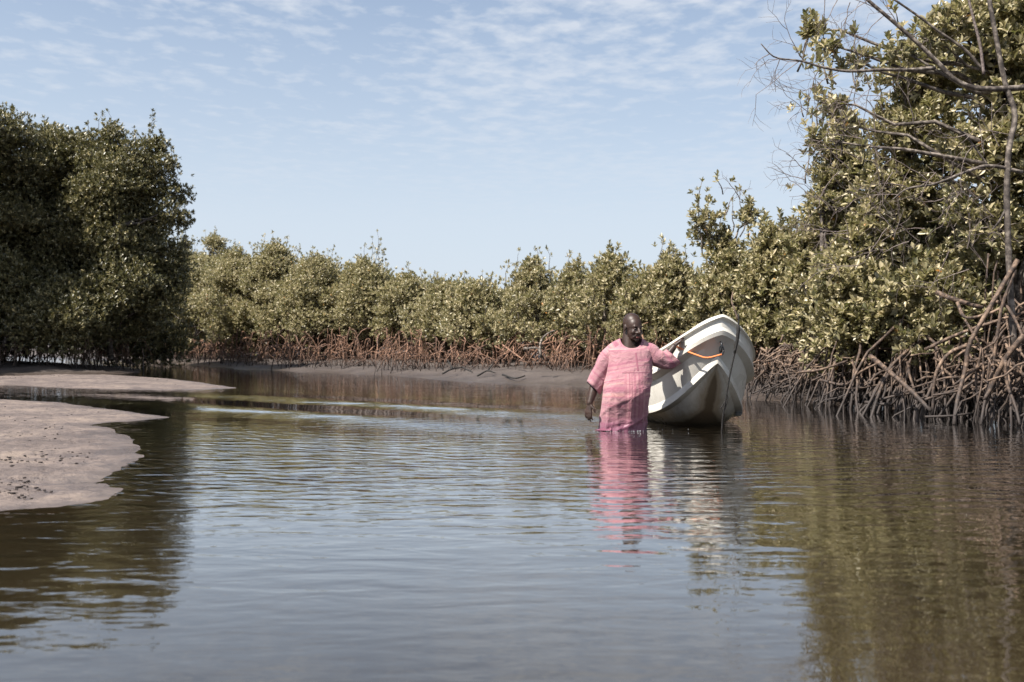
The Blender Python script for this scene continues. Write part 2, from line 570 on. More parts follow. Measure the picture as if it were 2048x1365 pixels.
def water_material():
    m, nt, b = new_mat("murky creek water")
    L = nt.links.new
    pos = geo_pos(nt)
    sep = nt.nodes.new('ShaderNodeSeparateXYZ'); L(pos, sep.inputs[0])
    x, y = sep.outputs[0], sep.outputs[1]

    def mapped(rot, sx, sy):
        mp = nt.nodes.new('ShaderNodeMapping')
        mp.inputs['Rotation'].default_value = (0, 0, math.radians(rot))
        mp.inputs['Scale'].default_value = (sx, sy, 1)
        L(pos, mp.inputs[0])
        return mp.outputs[0]

    def noise(vec, scale, det=2.0, rough=0.5, dist=0.0):
        n = N(nt, 'ShaderNodeTexNoise', _Scale=scale, _Detail=det, _Roughness=rough, _Distortion=dist)
        L(vec, n.inputs['Vector'])
        return n.outputs[0]

    # long, low ripples spreading from the wading man, broken up by noise
    def cs(a, b): return math_node(nt, 'MULTIPLY', a, b)
    warp = noise(mapped(0, 1, 1), 0.8, 2.0)
    warp2 = noise(mapped(0, 1, 1), 3.2, 2.0)
    dx = math_node(nt, 'SUBTRACT', x, MANX); dy = math_node(nt, 'SUBTRACT', y, MANY + 3.5)
    r = math_node(nt, 'SQRT', math_node(nt, 'ADD', cs(dx, dx), cs(dy, dy)))
    rw = math_node(nt, 'ADD', r, math_node(nt, 'ADD', cs(warp, 0.9), cs(warp2, 0.22)))
    rings = cs(math_node(nt, 'SINE', cs(rw, 2 * math.pi / 0.20)), 0.0017)
    amp = ramp(nt, noise(mapped(10, 0.6, 1.4), 0.9, 3.0), [(0.38, 0.05), (0.62, 1.0)])
    # calmer in the near foreground
    calm = ramp(nt, math_node(nt, 'DIVIDE', y, 12.0), [(0.20, 0.16), (0.34, 0.45), (0.46, 1.0), (0.58, 0.8), (0.75, 0.38), (0.95, 0.30)])
    rings = cs(cs(rings, amp), calm)
    rip1 = cs(math_node(nt, 'SUBTRACT', noise(mapped(-7, 0.36, 1.0), 7.5, 3.0, 0.5, 0.5), 0.5), 0.0120)
    rip1 = cs(rip1, calm)
    rip2 = cs(math_node(nt, 'SUBTRACT', noise(mapped(8, 0.45, 1.0), 13.0, 2.0), 0.5), 0.0013)
    # wake trailing back and to the left from the man
    ax, ay = 0.75, 9.1
    bx, by = -3.6, 12.9
    l = math.hypot(bx - ax, by - ay); ux, uy = (bx - ax) / l, (by - ay) / l
    nx, ny = -uy, ux
    al = math_node(nt, 'ADD', cs(math_node(nt, 'SUBTRACT', x, ax), ux), cs(math_node(nt, 'SUBTRACT', y, ay), uy))
    pe = math_node(nt, 'ADD', cs(math_node(nt, 'SUBTRACT', x, ax), nx), cs(math_node(nt, 'SUBTRACT', y, ay), ny))
    pe = math_node(nt, 'ADD', pe, cs(math_node(nt, 'SUBTRACT', warp, 0.5), 0.5))
    env = math_node(nt, 'POWER', 2.718, cs(cs(pe, pe), -0.45))
    alm = ramp(nt, math_node(nt, 'DIVIDE', al, 10.0), [(0.0, 0.0), (0.04, 0.7), (0.5, 1.0), (1.0, 0.0)])
    wake = cs(cs(cs(math_node(nt, 'SINE', cs(pe, 2 * math.pi / 1.9)), 0.034), env), alm)
    # churned water right behind the man
    ddx = math_node(nt, 'SUBTRACT', x, MANX - 0.7); ddy = math_node(nt, 'SUBTRACT', y, MANY + 0.7)
    rr = math_node(nt, 'ADD', cs(cs(ddx, ddx), 0.8), cs(ddy, ddy))
    near = math_node(nt, 'POWER', 2.718, cs(rr, -0.45))
    churn = cs(cs(math_node(nt, 'SUBTRACT', noise(mapped(0, 0.6, 1), 7.0, 3.0, 0.6), 0.5), 0.028), near)
    hsum = math_node(nt, 'ADD', math_node(nt, 'ADD', rings, rip1), math_node(nt, 'ADD', rip2, math_node(nt, 'ADD', wake, churn)))
    bp = nt.nodes.new('ShaderNodeBump')
    bp.inputs['Distance'].default_value = 1.0
    bp.inputs['Strength'].default_value = 1.0
    L(hsum, bp.inputs['Height'])

    # body of the water: silt and tannin
    big = noise(mapped(0, 0.5, 1.0), 0.6, 3.0)
    body = ramp(nt, big, [(0.3, (0.020, 0.015, 0.008)), (0.7, (0.032, 0.024, 0.013))])
    df = nt.nodes.new('ShaderNodeBsdfDiffuse')
    L(body, df.inputs[0])
    at = nt.nodes.new('ShaderNodeAttribute'); at.attribute_name = 'murk'
    tr = nt.nodes.new('ShaderNodeBsdfTransparent')
    tr.inputs[0].default_value = (0.72, 0.62, 0.45, 1)
    m0 = nt.nodes.new('ShaderNodeMixShader')          # shallows let the bed show
    L(at.outputs['Fac'], m0.inputs[0]); L(tr.outputs[0], m0.inputs[1]); L(df.outputs[0], m0.inputs[2])
    gl = nt.nodes.new('ShaderNodeBsdfGlossy'); gl.inputs['Roughness'].default_value = 0.02
    gl.inputs['Color'].default_value = (0.97, 0.97, 0.97, 1)
    L(bp.outputs[0], gl.inputs['Normal'])
    fr = nt.nodes.new('ShaderNodeFresnel'); fr.inputs['IOR'].default_value = 1.40
    L(bp.outputs[0], fr.inputs['Normal'])
    fac = math_node(nt, 'MULTIPLY', fr.outputs[0], 1.75, clamp=True)
    m2 = nt.nodes.new('ShaderNodeMixShader')
    L(fac, m2.inputs[0]); L(m0.outputs[0], m2.inputs[1]); L(gl.outputs[0], m2.inputs[2])
    L(m2.outputs[0], nt.nodes['Material Output'].inputs[0])
    return m


MAT_WATER = water_material()


def build_water():
    ds = np.concatenate([np.linspace(-30, 0.8, 8)[:-1], np.linspace(0.8, 4, 24)[:-1], np.geomspace(4, 60, 260), np.geomspace(70, 3000, 10)])
    # rectangular in x so it also lies behind the camera
    rows = []
    us = np.linspace(-1, 1, 300)
    for d in ds:
        half = max(30.0, 0.9 * d) if d > 20 else 30.0
        rows.append(np.stack([np.sign(us) * np.abs(us) ** 1.5 * half * (1 if d < 60 else 3), np.full_like(us, d), np.zeros_like(us)], -1))
    V = np.array(rows)
    X, Y = V[..., 0], V[..., 1]
    depth = -land_height(X, Y)
    for poly in (BAR1, BAR2):
        s = seg_dist(X, Y, poly + [poly[0]]); s = np.where(inside(X, Y, poly), s, -s)
        depth = np.minimum(depth, np.maximum(-s, 0) * 0.09)
    murk = 1 - 0.65 * np.exp(-np.maximum(depth, 0) / 0.045)
    r, c = X.shape
    idx = np.arange(r * c).reshape(r, c)
    Fc = np.stack([idx[:-1, :-1], idx[:-1, 1:], idx[1:, 1:], idx[1:, :-1]], -1).reshape(-1, 4)
    o = mesh_obj('water', V, Fc, MAT_WATER, attrs={'murk': ('POINT', murk.ravel())})
    return tag(o, 'calm murky creek water with gentle ripples', kind='structure')


build_water()


# ------------------------------------------------------------------ mangroves
def unit(v):
    return v / (np.linalg.norm(v, axis=-1, keepdims=True) + 1e-9)


def rosettes(C, A, k, length, spread=(0.30, 1.15)):
    """k leaves round each twig end: returns base, direction, normal, length per leaf"""
    n = len(C)
    ref = unit(rng.normal(size=(n, 3)))
    U = unit(np.cross(A, ref)); W = np.cross(A, U)
    ph = rng.random((n, 1)) * 6.28 + np.arange(k)[None, :] * 2.4 + rng.normal(size=(n, k)) * 0.25
    th = spread[0] + (spread[1] - spread[0]) * (np.arange(k)[None, :] / max(k - 1, 1)) + rng.normal(size=(n, k)) * 0.18
    R = U[:, None, :] * np.cos(ph)[..., None] + W[:, None, :] * np.sin(ph)[..., None]
    D = A[:, None, :] * np.cos(th)[..., None] + R * np.sin(th)[..., None]
    Nn = A[:, None, :] * np.sin(th)[..., None] - R * np.cos(th)[..., None]
    B = C[:, None, :] - A[:, None, :] * (np.arange(k)[None, :, None] * 0.006)
    Ls = length * (0.50 + 0.65 * rng.random((n, k))) * (0.85 + 0.3 * rng.random((n, 1)))
    Nn = unit(Nn + rng.normal(size=Nn.shape) * 0.25)
    D = unit(D)
    Nn = unit(Nn - D * np.sum(Nn * D, -1, keepdims=True))
    return B.reshape(-1, 3), D.reshape(-1, 3), Nn.reshape(-1, 3), Ls.ravel()


def leaf_verts(B, D, Nn, Ls, fine):
    S = np.cross(D, Nn)
    W = Ls * 0.215
    n = len(B)
    if fine:
        pr = [(0, 0, 0), (0.35, 0.85, 0.10), (0.72, 0.90, 0.06), (1.0, 0, -0.10), (0.72, -0.90, 0.06), (0.35, -0.85, 0.10)]
        Fl = np.array([[0, 1, 2, 3], [0, 3, 4, 5]])
    else:
        pr = [(0, 0, 0), (0.55, 1.0, 0.10), (1.0, 0, 0), (0.55, -1.0, 0.10)]
        Fl = np.array([[0, 1, 2], [0, 2, 3]])
    V = np.stack([B + D * (Ls * a)[:, None] + S * (W * s)[:, None] + Nn * (Ls * h)[:, None] for a, s, h in pr], 1)
    kk = len(pr)
    Fc = (Fl[None] + (np.arange(n) * kk)[:, None, None]).reshape(-1, Fl.shape[1])
    return V.reshape(-1, 3), Fc, len(Fl)


def sample_lobes(lobes, dens, inner=0.45):
    """lobes: (cx, cy, cz, rx, ry, rz) -> twig-end positions and axes"""
    Cs, As = [], []
    for (cx, cy_, cz, rx, ry, rz) in lobes:
        area = 4 * math.pi * ((rx * ry) ** 1.6 / 3 + (rx * rz) ** 1.6 / 3 + (ry * rz) ** 1.6 / 3) ** (1 / 1.6)
        n = max(6, int(area * dens))
        d = unit(rng.normal(size=(n, 3)))
        rho = inner + (1.22 - inner) * rng.random((n, 1)) ** 0.75
        # lumpy, not round
        lump = 1 + 0.22 * np.sin(d[:, :1] * 5 + cx * 3) * np.sin(d[:, 1:2] * 4 + cz * 5) + 0.18 * np.sin(d[:, 2:] * 7 + cy_)
        p = np.array([cx, cy_, cz]) + d * rho * lump * np.array([rx, ry, rz])
        a = unit(d * 0.55 + np.array([0, 0, 0.65]) + rng.normal(size=(n, 3)) * 0.32)
        Cs.append(p); As.append(a)
    return np.concatenate(Cs), np.concatenate(As)


SKIRT_KEEP = 0.0


def foliage(name, C, A, parent, mat, k=7, length=0.10, fine=False, tint_shift=0.0, loose=0, label=None):
    B, D, Nn, Ls = rosettes(C, A, k, length)
    tint = np.clip(rng.beta(2.0, 2.2, len(B)) + tint_shift + np.repeat(rng.normal(size=len(C)) * 0.10, k), 0, 0.972)
    tint[rng.random(len(B)) < 0.003] = 1.0
    keep = np.ones(len(B), bool)
    singles = []
    if loose:
        # the nearest leaves are objects of their own
        dist = np.linalg.norm(B - np.array([0, 0, EYE]), axis=1) + rng.random(len(B)) * 0.8
        vis = (np.abs(B[:, 0] / B[:, 1]) < 0.52) & (B[:, 1] > 2) & ((B[:, 2] - EYE) / B[:, 1] < 0.34)
        dist[~vis] += 100
        pick = np.argsort(dist)[:loose]
        keep[pick] = False
        singles = pick
    V, Fc, nf = leaf_verts(B[keep], D[keep], Nn[keep], Ls[keep], fine)
    o = mesh_obj(name, V, Fc, mat, parent, attrs={'tint': ('FACE', np.repeat(tint[keep], nf))}, smooth=False)
    o['kind'] = 'stuff'
    for i in singles:
        V, Fc, nf = leaf_verts(B[i:i + 1], D[i:i + 1], Nn[i:i + 1], Ls[i:i + 1] * 1.1, True)
        mesh_obj('leaf', V, Fc, mat, parent, attrs={'tint': ('FACE', np.repeat(tint[i:i + 1], nf))}, smooth=False)
    return o


def wander(p0, p1, n, amp):
    p0 = np.array(tuple(p0), float); p1 = np.array(tuple(p1), float)
    t = np.linspace(0, 1, n)[:, None]
    L = np.linalg.norm(p1 - p0)
    off = np.cumsum(rng.normal(size=(n, 3)), axis=0) * amp * L / n
    off -= off[:1]; off = off - t * off[-1:]
    return p0 + (p1 - p0) * t + off


def prop_root(start, end, r, droop=0.5, n=8, kink=0.03):
    """arching stilt root from the trunk out and down into the mud"""
    s = np.array(start, float); e = np.array(end, float)
    t = np.linspace(0, 1, n)
    hx = s[0] + (e[0] - s[0]) * t ** 0.85
    hy = s[1] + (e[1] - s[1]) * t ** 0.85
    zz = e[2] + (s[2] - e[2]) * (1 - t ** (1.2 + 1.4 * droop))
    P_ = np.stack([hx, hy, zz], 1)
    P_[1:-1] += rng.normal(size=(n - 2, 3)) * kink
    return P_, r * (1.0 - 0.35 * t)


def tree(label, px, d, top, skirt, width, lobes=12, dens=95, k=7, leaf=0.10, roots=22, root_r=(0.010, 0.024), mat=None,
         root_mat=None, depth=None, fine=False, loose=0, sprigs=(), lobe_r=(0.30, 0.55), tint=0.0, profile=0.75, group='mangroves along the far bank',
         root_h=(0.35, 1.0), root_out=(0.3, 1.1), cat='tree', trunk=True, extra=(), inner=0.45, twigs=10, root_detail=True):
    mat = mat or MAT_LEAF; root_mat = root_mat or MAT_ROOT
    X0 = (px - CX) / F * d
    g = max(gz(X0, d), -0.3)
    T = empty('mangrove_tree', (X0, d, g), label, cat, group)
    m = d / F
    ztop = EYE + (HZ - top) * m
    zsk = EYE + (HZ - skirt) * m
    W = width * m / 2
    Dp = (depth if depth else min(W * 1.0, 1.6))
    H = ztop - zsk
    LB = []
    for i in range(lobes):
        f = (i + 0.5) / lobes
        f = min(max(f + random.uniform(-0.06, 0.06), 0.0), 1.0)
        r = random.uniform(*lobe_r)
        wf = 1.0 - profile * max(0, f - 0.35) ** 1.3 / 0.65 ** 1.3
        a = random.random() * 6.28
        rad = math.sqrt(random.random())
        cx = X0 + math.cos(a) * rad * max(W * wf - r * 0.7, 0.03)
        cyy = d + math.sin(a) * rad * max(Dp * wf - r * 0.5, 0.03)
        cz = zsk + r * 0.6 + f * max(H - 1.5 * r, 0.05) - (random.uniform(0, 0.32) if f < 0.3 else 0)
        LB.append((cx, cyy, cz, r * random.uniform(0.9, 1.25), r * random.uniform(0.9, 1.2), r * random.uniform(0.62, 0.9)))
    LB.append((X0, d, ztop - lobe_r[0] * 0.7, lobe_r[0] * 0.8, lobe_r[0] * 0.8, lobe_r[0] * 0.75))
    for (ex, ey, er) in extra:         # lobes where the photograph shows them
        p = P(ex, ey, d); LB.append((p.x, p.y + random.uniform(-0.3, 0.3), p.z, er * 1.1, er, er * 0.8))
    C, A = sample_lobes(LB, dens, inner)
    # upright shoots that break the outline
    BR = Geo()
    sp = []
    for (sx, sy, h) in sprigs:
        tip = P(sx, sy, d + random.uniform(-0.2, 0.2))
        sp.append((tip, h * m * 1.3))
    for i in range(max(3, lobes // 2)):
        lb = random.choice(LB[lobes // 3:])
        tip = Vector((lb[0] + random.uniform(-0.6, 0.6) * lb[3], lb[1], lb[2] + lb[5] * random.uniform(1.0, 1.7)))
        sp.append((tip, random.uniform(0.25, 0.65) * (1.5 if d > 24 else 1.0)))
    for tip, L_ in sp:
        base = Vector((tip.x + random.uniform(-0.3, 0.3) * L_, tip.y, tip.z - L_))
        pts = wander(base, tip, 6, 0.25)
        BR.tube(pts, np.linspace(0.012, 0.004, 6), 4)
        nr = max(3, int(L_ / 0.085))
        tt = rng.random(nr)
        pp = base_pts = np.array([pts[min(int(t * 5), 4)] * (1 - (t * 5) % 1) + pts[min(int(t * 5) + 1, 5)] * ((t * 5) % 1) for t in tt])
        spread = (1 - tt[:, None]) * 0.16 + 0.03
        offs = rng.normal(size=(nr, 3)) * spread
        C = np.concatenate([C, pp + offs, np.array([tuple(tip)])])
        A = np.concatenate([A, unit(offs * 3 + np.array([0, 0, 0.8]) + rng.normal(size=(nr, 3)) * 0.2), np.array([[0, 0, 1.0]])])
    foliage('crown', C, A, T, mat, k, leaf, fine, tint, loose)
    # trunk and limbs
    zt = g + random.uniform(*root_h) + 0.2
    TR = Geo()
    tt = Vector((X0 + random.uniform(-0.2, 0.2) * W, d, zsk + H * 0.75))
    r0 = 0.035 + 0.012 * max(H, 1)
    tp = wander((X0, d, g + 0.35), tt, 9, 0.35)
    TR.tube(tp, np.linspace(r0, r0 * 0.35, 9), 6)
    TR.build('trunk', MAT_BARK, T)
    for lb in LB:
        c = np.array(lb[:3])
        # leave the trunk somewhat lower than the lobe
        j = int(np.argmin(np.abs(tp[:, 2] - (c[2] - 0.5)) ))
        pts = wander(tp[j], c, 6, 0.35)
        BR.tube(pts, np.linspace(r0 * 0.45, 0.008, 6), 4)
        for q in range(twigs):
            dd = unit(rng.normal(size=3) + np.array([0, 0, 0.3]))
            e = c + dd * np.array(lb[3:]) * random.uniform(0.85, 1.15)
            pts = wander(c + dd * 0.05, e, 4, 0.5)
            BR.tube(pts, np.linspace(0.008, 0.003, 4), 3, cap=False)
    o = BR.build('branches', MAT_BARK, T)
    o['kind'] = 'stuff'
    # stilt roots, each an object
    for i in range(roots):
        a = random.random() * 6.28
        if random.random() < 0.6: a = -abs(a % 3.14)       # most on the water side
        ro = random.uniform(*root_out)
        rx = random.uniform(-1, 1) * W * 0.75
        hs = random.uniform(*root_h)
        if random.random() < 0.25:                         # thin aerial roots dropping straight down
            sx, sy = X0 + rx, d - random.random() * Dp * 0.7
            ex, ey = sx + random.uniform(-0.12, 0.12), sy + random.uniform(-0.1, 0.1)
            hs = zsk - g + random.uniform(0.0, 0.3); rr = random.uniform(root_r[0], (root_r[0] + root_r[1]) / 2)
            dr = 0.1
        else:
            sx, sy = X0 + rx * 0.6, d + random.uniform(-0.3, 0.2)
            ex, ey = sx + math.cos(a) * ro, sy + math.sin(a) * ro
            rr = random.uniform(*root_r); dr = random.random()
        eg = gz(ex, ey) - 0.06
        pts, rad = prop_root((sx, sy, g + max(hs, 0.25)), (ex, ey, eg), rr, dr, 8, 0.012)
        gg = Geo(); gg.tube(pts, rad, 5)
        gg.build('prop_root', root_mat, T)
    return T, LB


GL = 'dark mangroves on the left bank'
GF = 'mangroves along the far bank'
GC = 'mangroves behind the middle mud bank'
GR = 'mangroves on the right bank'

# left bank
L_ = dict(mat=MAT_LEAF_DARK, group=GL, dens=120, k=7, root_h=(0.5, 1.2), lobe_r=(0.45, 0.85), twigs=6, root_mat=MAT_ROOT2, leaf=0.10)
tree('tall dark mangrove whose ragged crown leans right over the channel', 225, 28.5, 262, 668, 310, lobes=34, roots=26,
     sprigs=[(305, 222, 90), (300, 250, 80), (322, 262, 70), (345, 345, 60), (385, 425, 70), (370, 400, 60), (215, 222, 60), (225, 250, 70), (268, 255, 60), (340, 480, 50)],
     extra=[(362, 440, 0.30), (350, 500, 0.3), (330, 570, 0.5), (340, 330, 0.3), (322, 290, 0.25), (230, 265, 0.3), (345, 430, 0.42), (325, 520, 0.6), (325, 610, 0.6), (295, 300, 0.45), (355, 390, 0.35), (300, 640, 0.4), (250, 655, 0.4), (310, 370, 0.6), (280, 450, 0.8), (300, 560, 0.8)], profile=0.45, **L_)
tree('dark mangrove with two pointed tufts, left of the tree leaning over the channel', 100, 29.5, 250, 668, 260, lobes=34, roots=22,
     sprigs=[(95, 240, 60), (108, 248, 60), (165, 285, 40), (150, 270, 60), (205, 225, 60)], profile=0.35, **L_)
tree('tallest dark mangrove cut off by the left edge of the photo', -30, 28.0, 225, 668, 240, lobes=34, roots=22,
     sprigs=[(5, 208, 50), (25, 215, 50), (55, 228, 50), (60, 250, 60), (45, 235, 50)], extra=[(20, 270, 0.7), (60, 320, 0.7)], profile=0.3, **L_)
tree('low dark mangrove bush at the waterline below the left trees', 130, 27.4, 560, 684, 210, lobes=10, roots=26, **L_)
tree('small black shaded mangrove at the far lower left edge', 10, 27.2, 500, 684, 200, lobes=12, roots=18, **L_)

# far bank
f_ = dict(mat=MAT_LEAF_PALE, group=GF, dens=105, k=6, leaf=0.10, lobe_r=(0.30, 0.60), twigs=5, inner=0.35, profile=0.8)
for spec in [
    ('pale mangrove standing farthest back beside the dark left tree', 372, 56, 478, 690, 90, 14, 8, [(365, 468, 40), (385, 472, 40)]),
    ('rounded mangrove with the highest dome at the left of the far bank', 428, 50, 466, 690, 120, 18, 8, [(430, 455, 40), (410, 462, 40), (470, 480, 30)]),
    ('low bushy mangrove at the left end of the far bank by the channel', 310, 46, 590, 700, 120, 12, 16, []),
    ('drooping mangrove whose leaves hang low near the left end of the far bank', 385, 41, 530, 695, 150, 20, 20, [(350, 515, 40)]),
    ('broad mangrove in front of the highest dome on the far bank', 478, 38.5, 492, 680, 150, 22, 24, [(500, 487, 40), (470, 500, 40)]),
    ('mangrove with a curling top tuft above the left part of the far bank', 552, 36.5, 480, 675, 130, 22, 26, [(545, 464, 50), (530, 470, 40), (575, 475, 40), (600, 490, 30)]),
    ('mangrove with a level crown between the curling tuft and the tall spire', 635, 34.5, 505, 678, 140, 22, 30, [(655, 500, 30), (625, 495, 30), (668, 492, 30)]),
    ('mangrove with a tall narrow spire of leaves on the far bank', 728, 33.5, 515, 678, 130, 20, 30, [(755, 463, 80), (745, 475, 80), (762, 480, 70), (730, 490, 50), (770, 500, 50)]),
    ('small mangrove with a short pointed top just right of the tall spire', 815, 31.5, 540, 680, 100, 15, 26, [(818, 528, 40), (840, 540, 30)]),
    ('low round mangrove above the bare mud slope left of centre', 885, 29.5, 556, 685, 120, 15, 24, [(870, 548, 30), (850, 548, 30)]),
    ('low loose mangrove with a pale flat tuft near the centre of the bank', 958, 27.5, 560, 688, 120, 13, 24, [(930, 545, 40), (965, 543, 40), (985, 548, 30)]),
]:
    lab, px, d, top, sk, w, lo, ro, spr = spec
    tree(lab, px, d, top + 2, sk - 8, w * 1.45, lobes=int(lo * 1.7), roots=int(ro * 1.3), sprigs=spr, **f_)

# behind the middle mud bank
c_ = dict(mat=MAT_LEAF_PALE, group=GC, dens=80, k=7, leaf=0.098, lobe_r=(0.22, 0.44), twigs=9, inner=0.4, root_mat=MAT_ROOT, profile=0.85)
for spec in [
    ('mangrove with a high open crown showing sky, above the middle of the bank', 1062, 25.0, 512, 690, 130, 16, 30, [(1070, 495, 40), (1040, 500, 40), (1018, 525, 40), (1095, 500, 40)]),
    ('thin crowned mangrove with a sagging right side left of the man', 1145, 23.5, 525, 685, 120, 14, 30, [(1140, 508, 40), (1160, 512, 40), (1185, 530, 40)]),
    ('pointed mangrove standing directly behind the man', 1222, 22.0, 505, 680, 110, 16, 28, [(1220, 486, 50), (1235, 490, 50), (1250, 510, 40)]),
    ('low mangrove between the man and the white boat', 1285, 20.5, 545, 680, 100, 13, 24, [(1280, 530, 30), (1300, 540, 30)]),
    ('pointed mangrove above the raised bow and left of the sapling', 1345, 19.8, 500, 680, 110, 16, 24, [(1325, 478, 50), (1340, 488, 40), (1370, 495, 40)]),
]:
    lab, px, d, top, sk, w, lo, ro, spr = spec
    tree(lab, px, d, top + 2, sk - 4, w * 1.35, lobes=int(lo * 1.7), roots=int(ro * 1.3), sprigs=spr, **c_)

# right bank
r_ = dict(mat=MAT_LEAF_PALE, group=GR, k=8, leaf=0.100, twigs=12, inner=0.35, fine=True, root_mat=MAT_ROOT2, root_r=(0.010, 0.022))
tree('slender mangrove sapling with a sparse leaning top rising behind the boat', 1455, 17.8, 470, 680, 170, lobes=16, roots=26, dens=85,
     lobe_r=(0.22, 0.42), sprigs=[(1405, 360, 60), (1435, 350, 30), (1395, 395, 60), (1420, 400, 60), (1390, 430, 60), (1480, 378, 50), (1500, 400, 50), (1465, 400, 50), (1440, 430, 60)],
     extra=[(1405, 440, 0.2), (1425, 470, 0.28), (1495, 430, 0.2)], **r_)
tree('rounded mangrove crown to the right of the sparse sapling', 1545, 16.2, 450, 700, 160, lobes=18, roots=26, dens=85,
     lobe_r=(0.24, 0.45), sprigs=[(1530, 430, 40), (1560, 425, 40), (1580, 440, 40)], **r_)
tree('mangrove with a rounded shoulder against the sky below the bare twigs', 1640, 14.8, 410, 705, 170, lobes=20, roots=30, dens=90,
     lobe_r=(0.24, 0.45), sprigs=[(1620, 395, 50), (1650, 400, 40), (1600, 420, 40), (1665, 380, 40)], **r_)
tree('tall thin leafy mangrove column reaching up behind the bare twigs', 1685, 14.2, 215, 600, 150, lobes=15, roots=14, dens=80,
     lobe_r=(0.20, 0.36), sprigs=[(1640, 175, 60), (1600, 195, 30), (1670, 200, 60), (1625, 220, 40), (1710, 230, 50), (1620, 290, 60), (1660, 300, 50), (1700, 330, 50), (1640, 350, 60)],
     profile=0.3, **r_)
tree('dense mangrove whose leaves hang low to the roots on the right bank', 1745, 12.3, 420, 722, 250, lobes=34, roots=44, dens=95,
     lobe_r=(0.22, 0.42), loose=240, root_out=(0.3, 1.3), root_h=(0.5, 1.1), extra=[(1680, 640, 0.3), (1740, 690, 0.28), (1700, 700, 0.2)], **r_)
tree('tallest full mangrove crown at the upper right below the crossing limbs', 1850, 12.4, 70, 620, 260, lobes=46, roots=34, dens=76,
     lobe_r=(0.2, 0.38), loose=260, sprigs=[(1612, 30, 60), (1625, 60, 50), (1650, 90, 60), (1700, 120, 50), (1720, 100, 60), (1830, 45, 40), (1780, 120, 50), (1760, 160, 50), (1740, 250, 60), (1760, 210, 40), (1890, 30, 40)], profile=0.35, **r_)
tree('low mangrove with broad pale leaves above the root tangle at right', 1850, 11.2, 520, 672, 230, lobes=17, roots=52, dens=95,
     lobe_r=(0.2, 0.36), loose=260, root_out=(0.3, 1.3), root_h=(0.5, 1.1), **r_)

# the nearest tree, its limbs traced from the photograph
nt_, _ = tree('nearest mangrove with a bare grey trunk and long bare limbs at right', 2040, 10.9, -60, 560, 260, lobes=40, roots=60, dens=78,
     lobe_r=(0.22, 0.40), loose=290, root_out=(0.3, 1.4), root_h=(0.5, 1.2), profile=0.2, trunk=False,
     sprigs=[(1950, 20, 50), (1920, 60, 50), (1990, 50, 50), (1790, 20, 40), (1710, 60, 40)],
     extra=[(1900, 50, 0.26), (1960, 20, 0.30), (2010, 60, 0.30), (1850, 90, 0.24), (1800, 100, 0.20), (1640, 45, 0.13), (1660, 85, 0.11), (1720, 110, 0.13), (1660, 205, 0.16), (1690, 250, 0.16), (1630, 290, 0.12)], **r_)


def limb(name, pts, r0, r1, mat, parent, n=24, sides=7, wob=0.06):
    ctrl = [P(*p) for p in pts]
    g = Geo(); g.tube(curve_pts(ctrl, n), np.linspace(r0, r1, n), sides, wob=wob)
    return g.build(name, mat, parent)


NEAR = 9.7
limb('branch', [(2100, 170, NEAR), (2010, 178, NEAR), (1950, 176, NEAR), (1910, 160, NEAR), (1880, 130, NEAR), (1850, 100, NEAR), (1800, 55, NEAR), (1735, 0, NEAR), (1690, -40, NEAR)], 0.031, 0.014, MAT_BARK, nt_)
limb('branch', [(1870, 137, NEAR), (1820, 140, NEAR), (1760, 140, NEAR), (1700, 143, NEAR), (1650, 136, NEAR), (1600, 122, NEAR), (1550, 115, NEAR), (1522, 88, NEAR)], 0.021, 0.005, MAT_BARK, nt_)
limb('branch', [(1965, 140, NEAR + .2), (1930, 100, NEAR + .2), (1880, 65, NEAR + .2), (1840, 35, NEAR + .2), (1775, -10, NEAR + .2)], 0.017, 0.010, MAT_BARK, nt_)
limb('branch', [(1968, 150, NEAR + .1), (1960, 90, NEAR + .1), (1945, 30, NEAR + .1), (1930, -30, NEAR + .1)], 0.016, 0.011, MAT_TWIG, nt_)
limb('trunk', [(2030, 720, NEAR), (2020, 560, NEAR), (2014, 400, NEAR), (2018, 300, NEAR), (2030, 230, NEAR), (2010, 165, NEAR), (1995, 90, NEAR), (1975, -20, NEAR)], 0.033, 0.022, MAT_BARK, nt_)
limb('branch', [(2045, 345, NEAR), (1980, 332, NEAR), (1930, 345, NEAR), (1870, 368, NEAR), (1815, 378, NEAR), (1785, 400, NEAR)], 0.020, 0.007, MAT_BARK, nt_)
limb('branch', [(2016, 410, NEAR), (2000, 440, NEAR), (1985, 460, NEAR)], 0.014, 0.008, MAT_BARK, nt_)
limb('branch', [(1975, 330, NEAR + .3), (1930, 270, NEAR + .3), (1900, 255, NEAR + .3)], 0.012, 0.006, MAT_BARK, nt_)


def twiggery(starts, parent, seed):
    """fine leafless twigs forking off a limb"""
    rr = random.Random(seed)
    g = Geo()

    def grow(p, ang, ln, r, lev):
        pts = [p]
        a = ang
        n = 5
        for i in range(n):
            a += rr.uniform(-0.28, 0.28) + 0.04
            q = pts[-1] + Vector((math.cos(a), rr.uniform(-0.25, 0.25), math.sin(a))) * (ln / n)
            pts.append(q)
        g.tube(pts, np.linspace(r, r * 0.5, n + 1), 3, cap=False)
        if lev > 0:
            for i in (1, 2, 3, 4):
                if rr.random() < 0.75:
                    grow(pts[i + 1], a + rr.choice((-1, 1)) * rr.uniform(0.4, 1.0), ln * rr.uniform(0.4, 0.7), r * 0.6, lev - 1)

    for (px, py, deg, ln) in starts:
        grow(P(px, py, NEAR), math.radians(deg), ln, 0.0055, 2)
    o = g.build('bare_twigs', MAT_TWIG, parent)
    o['kind'] = 'stuff'


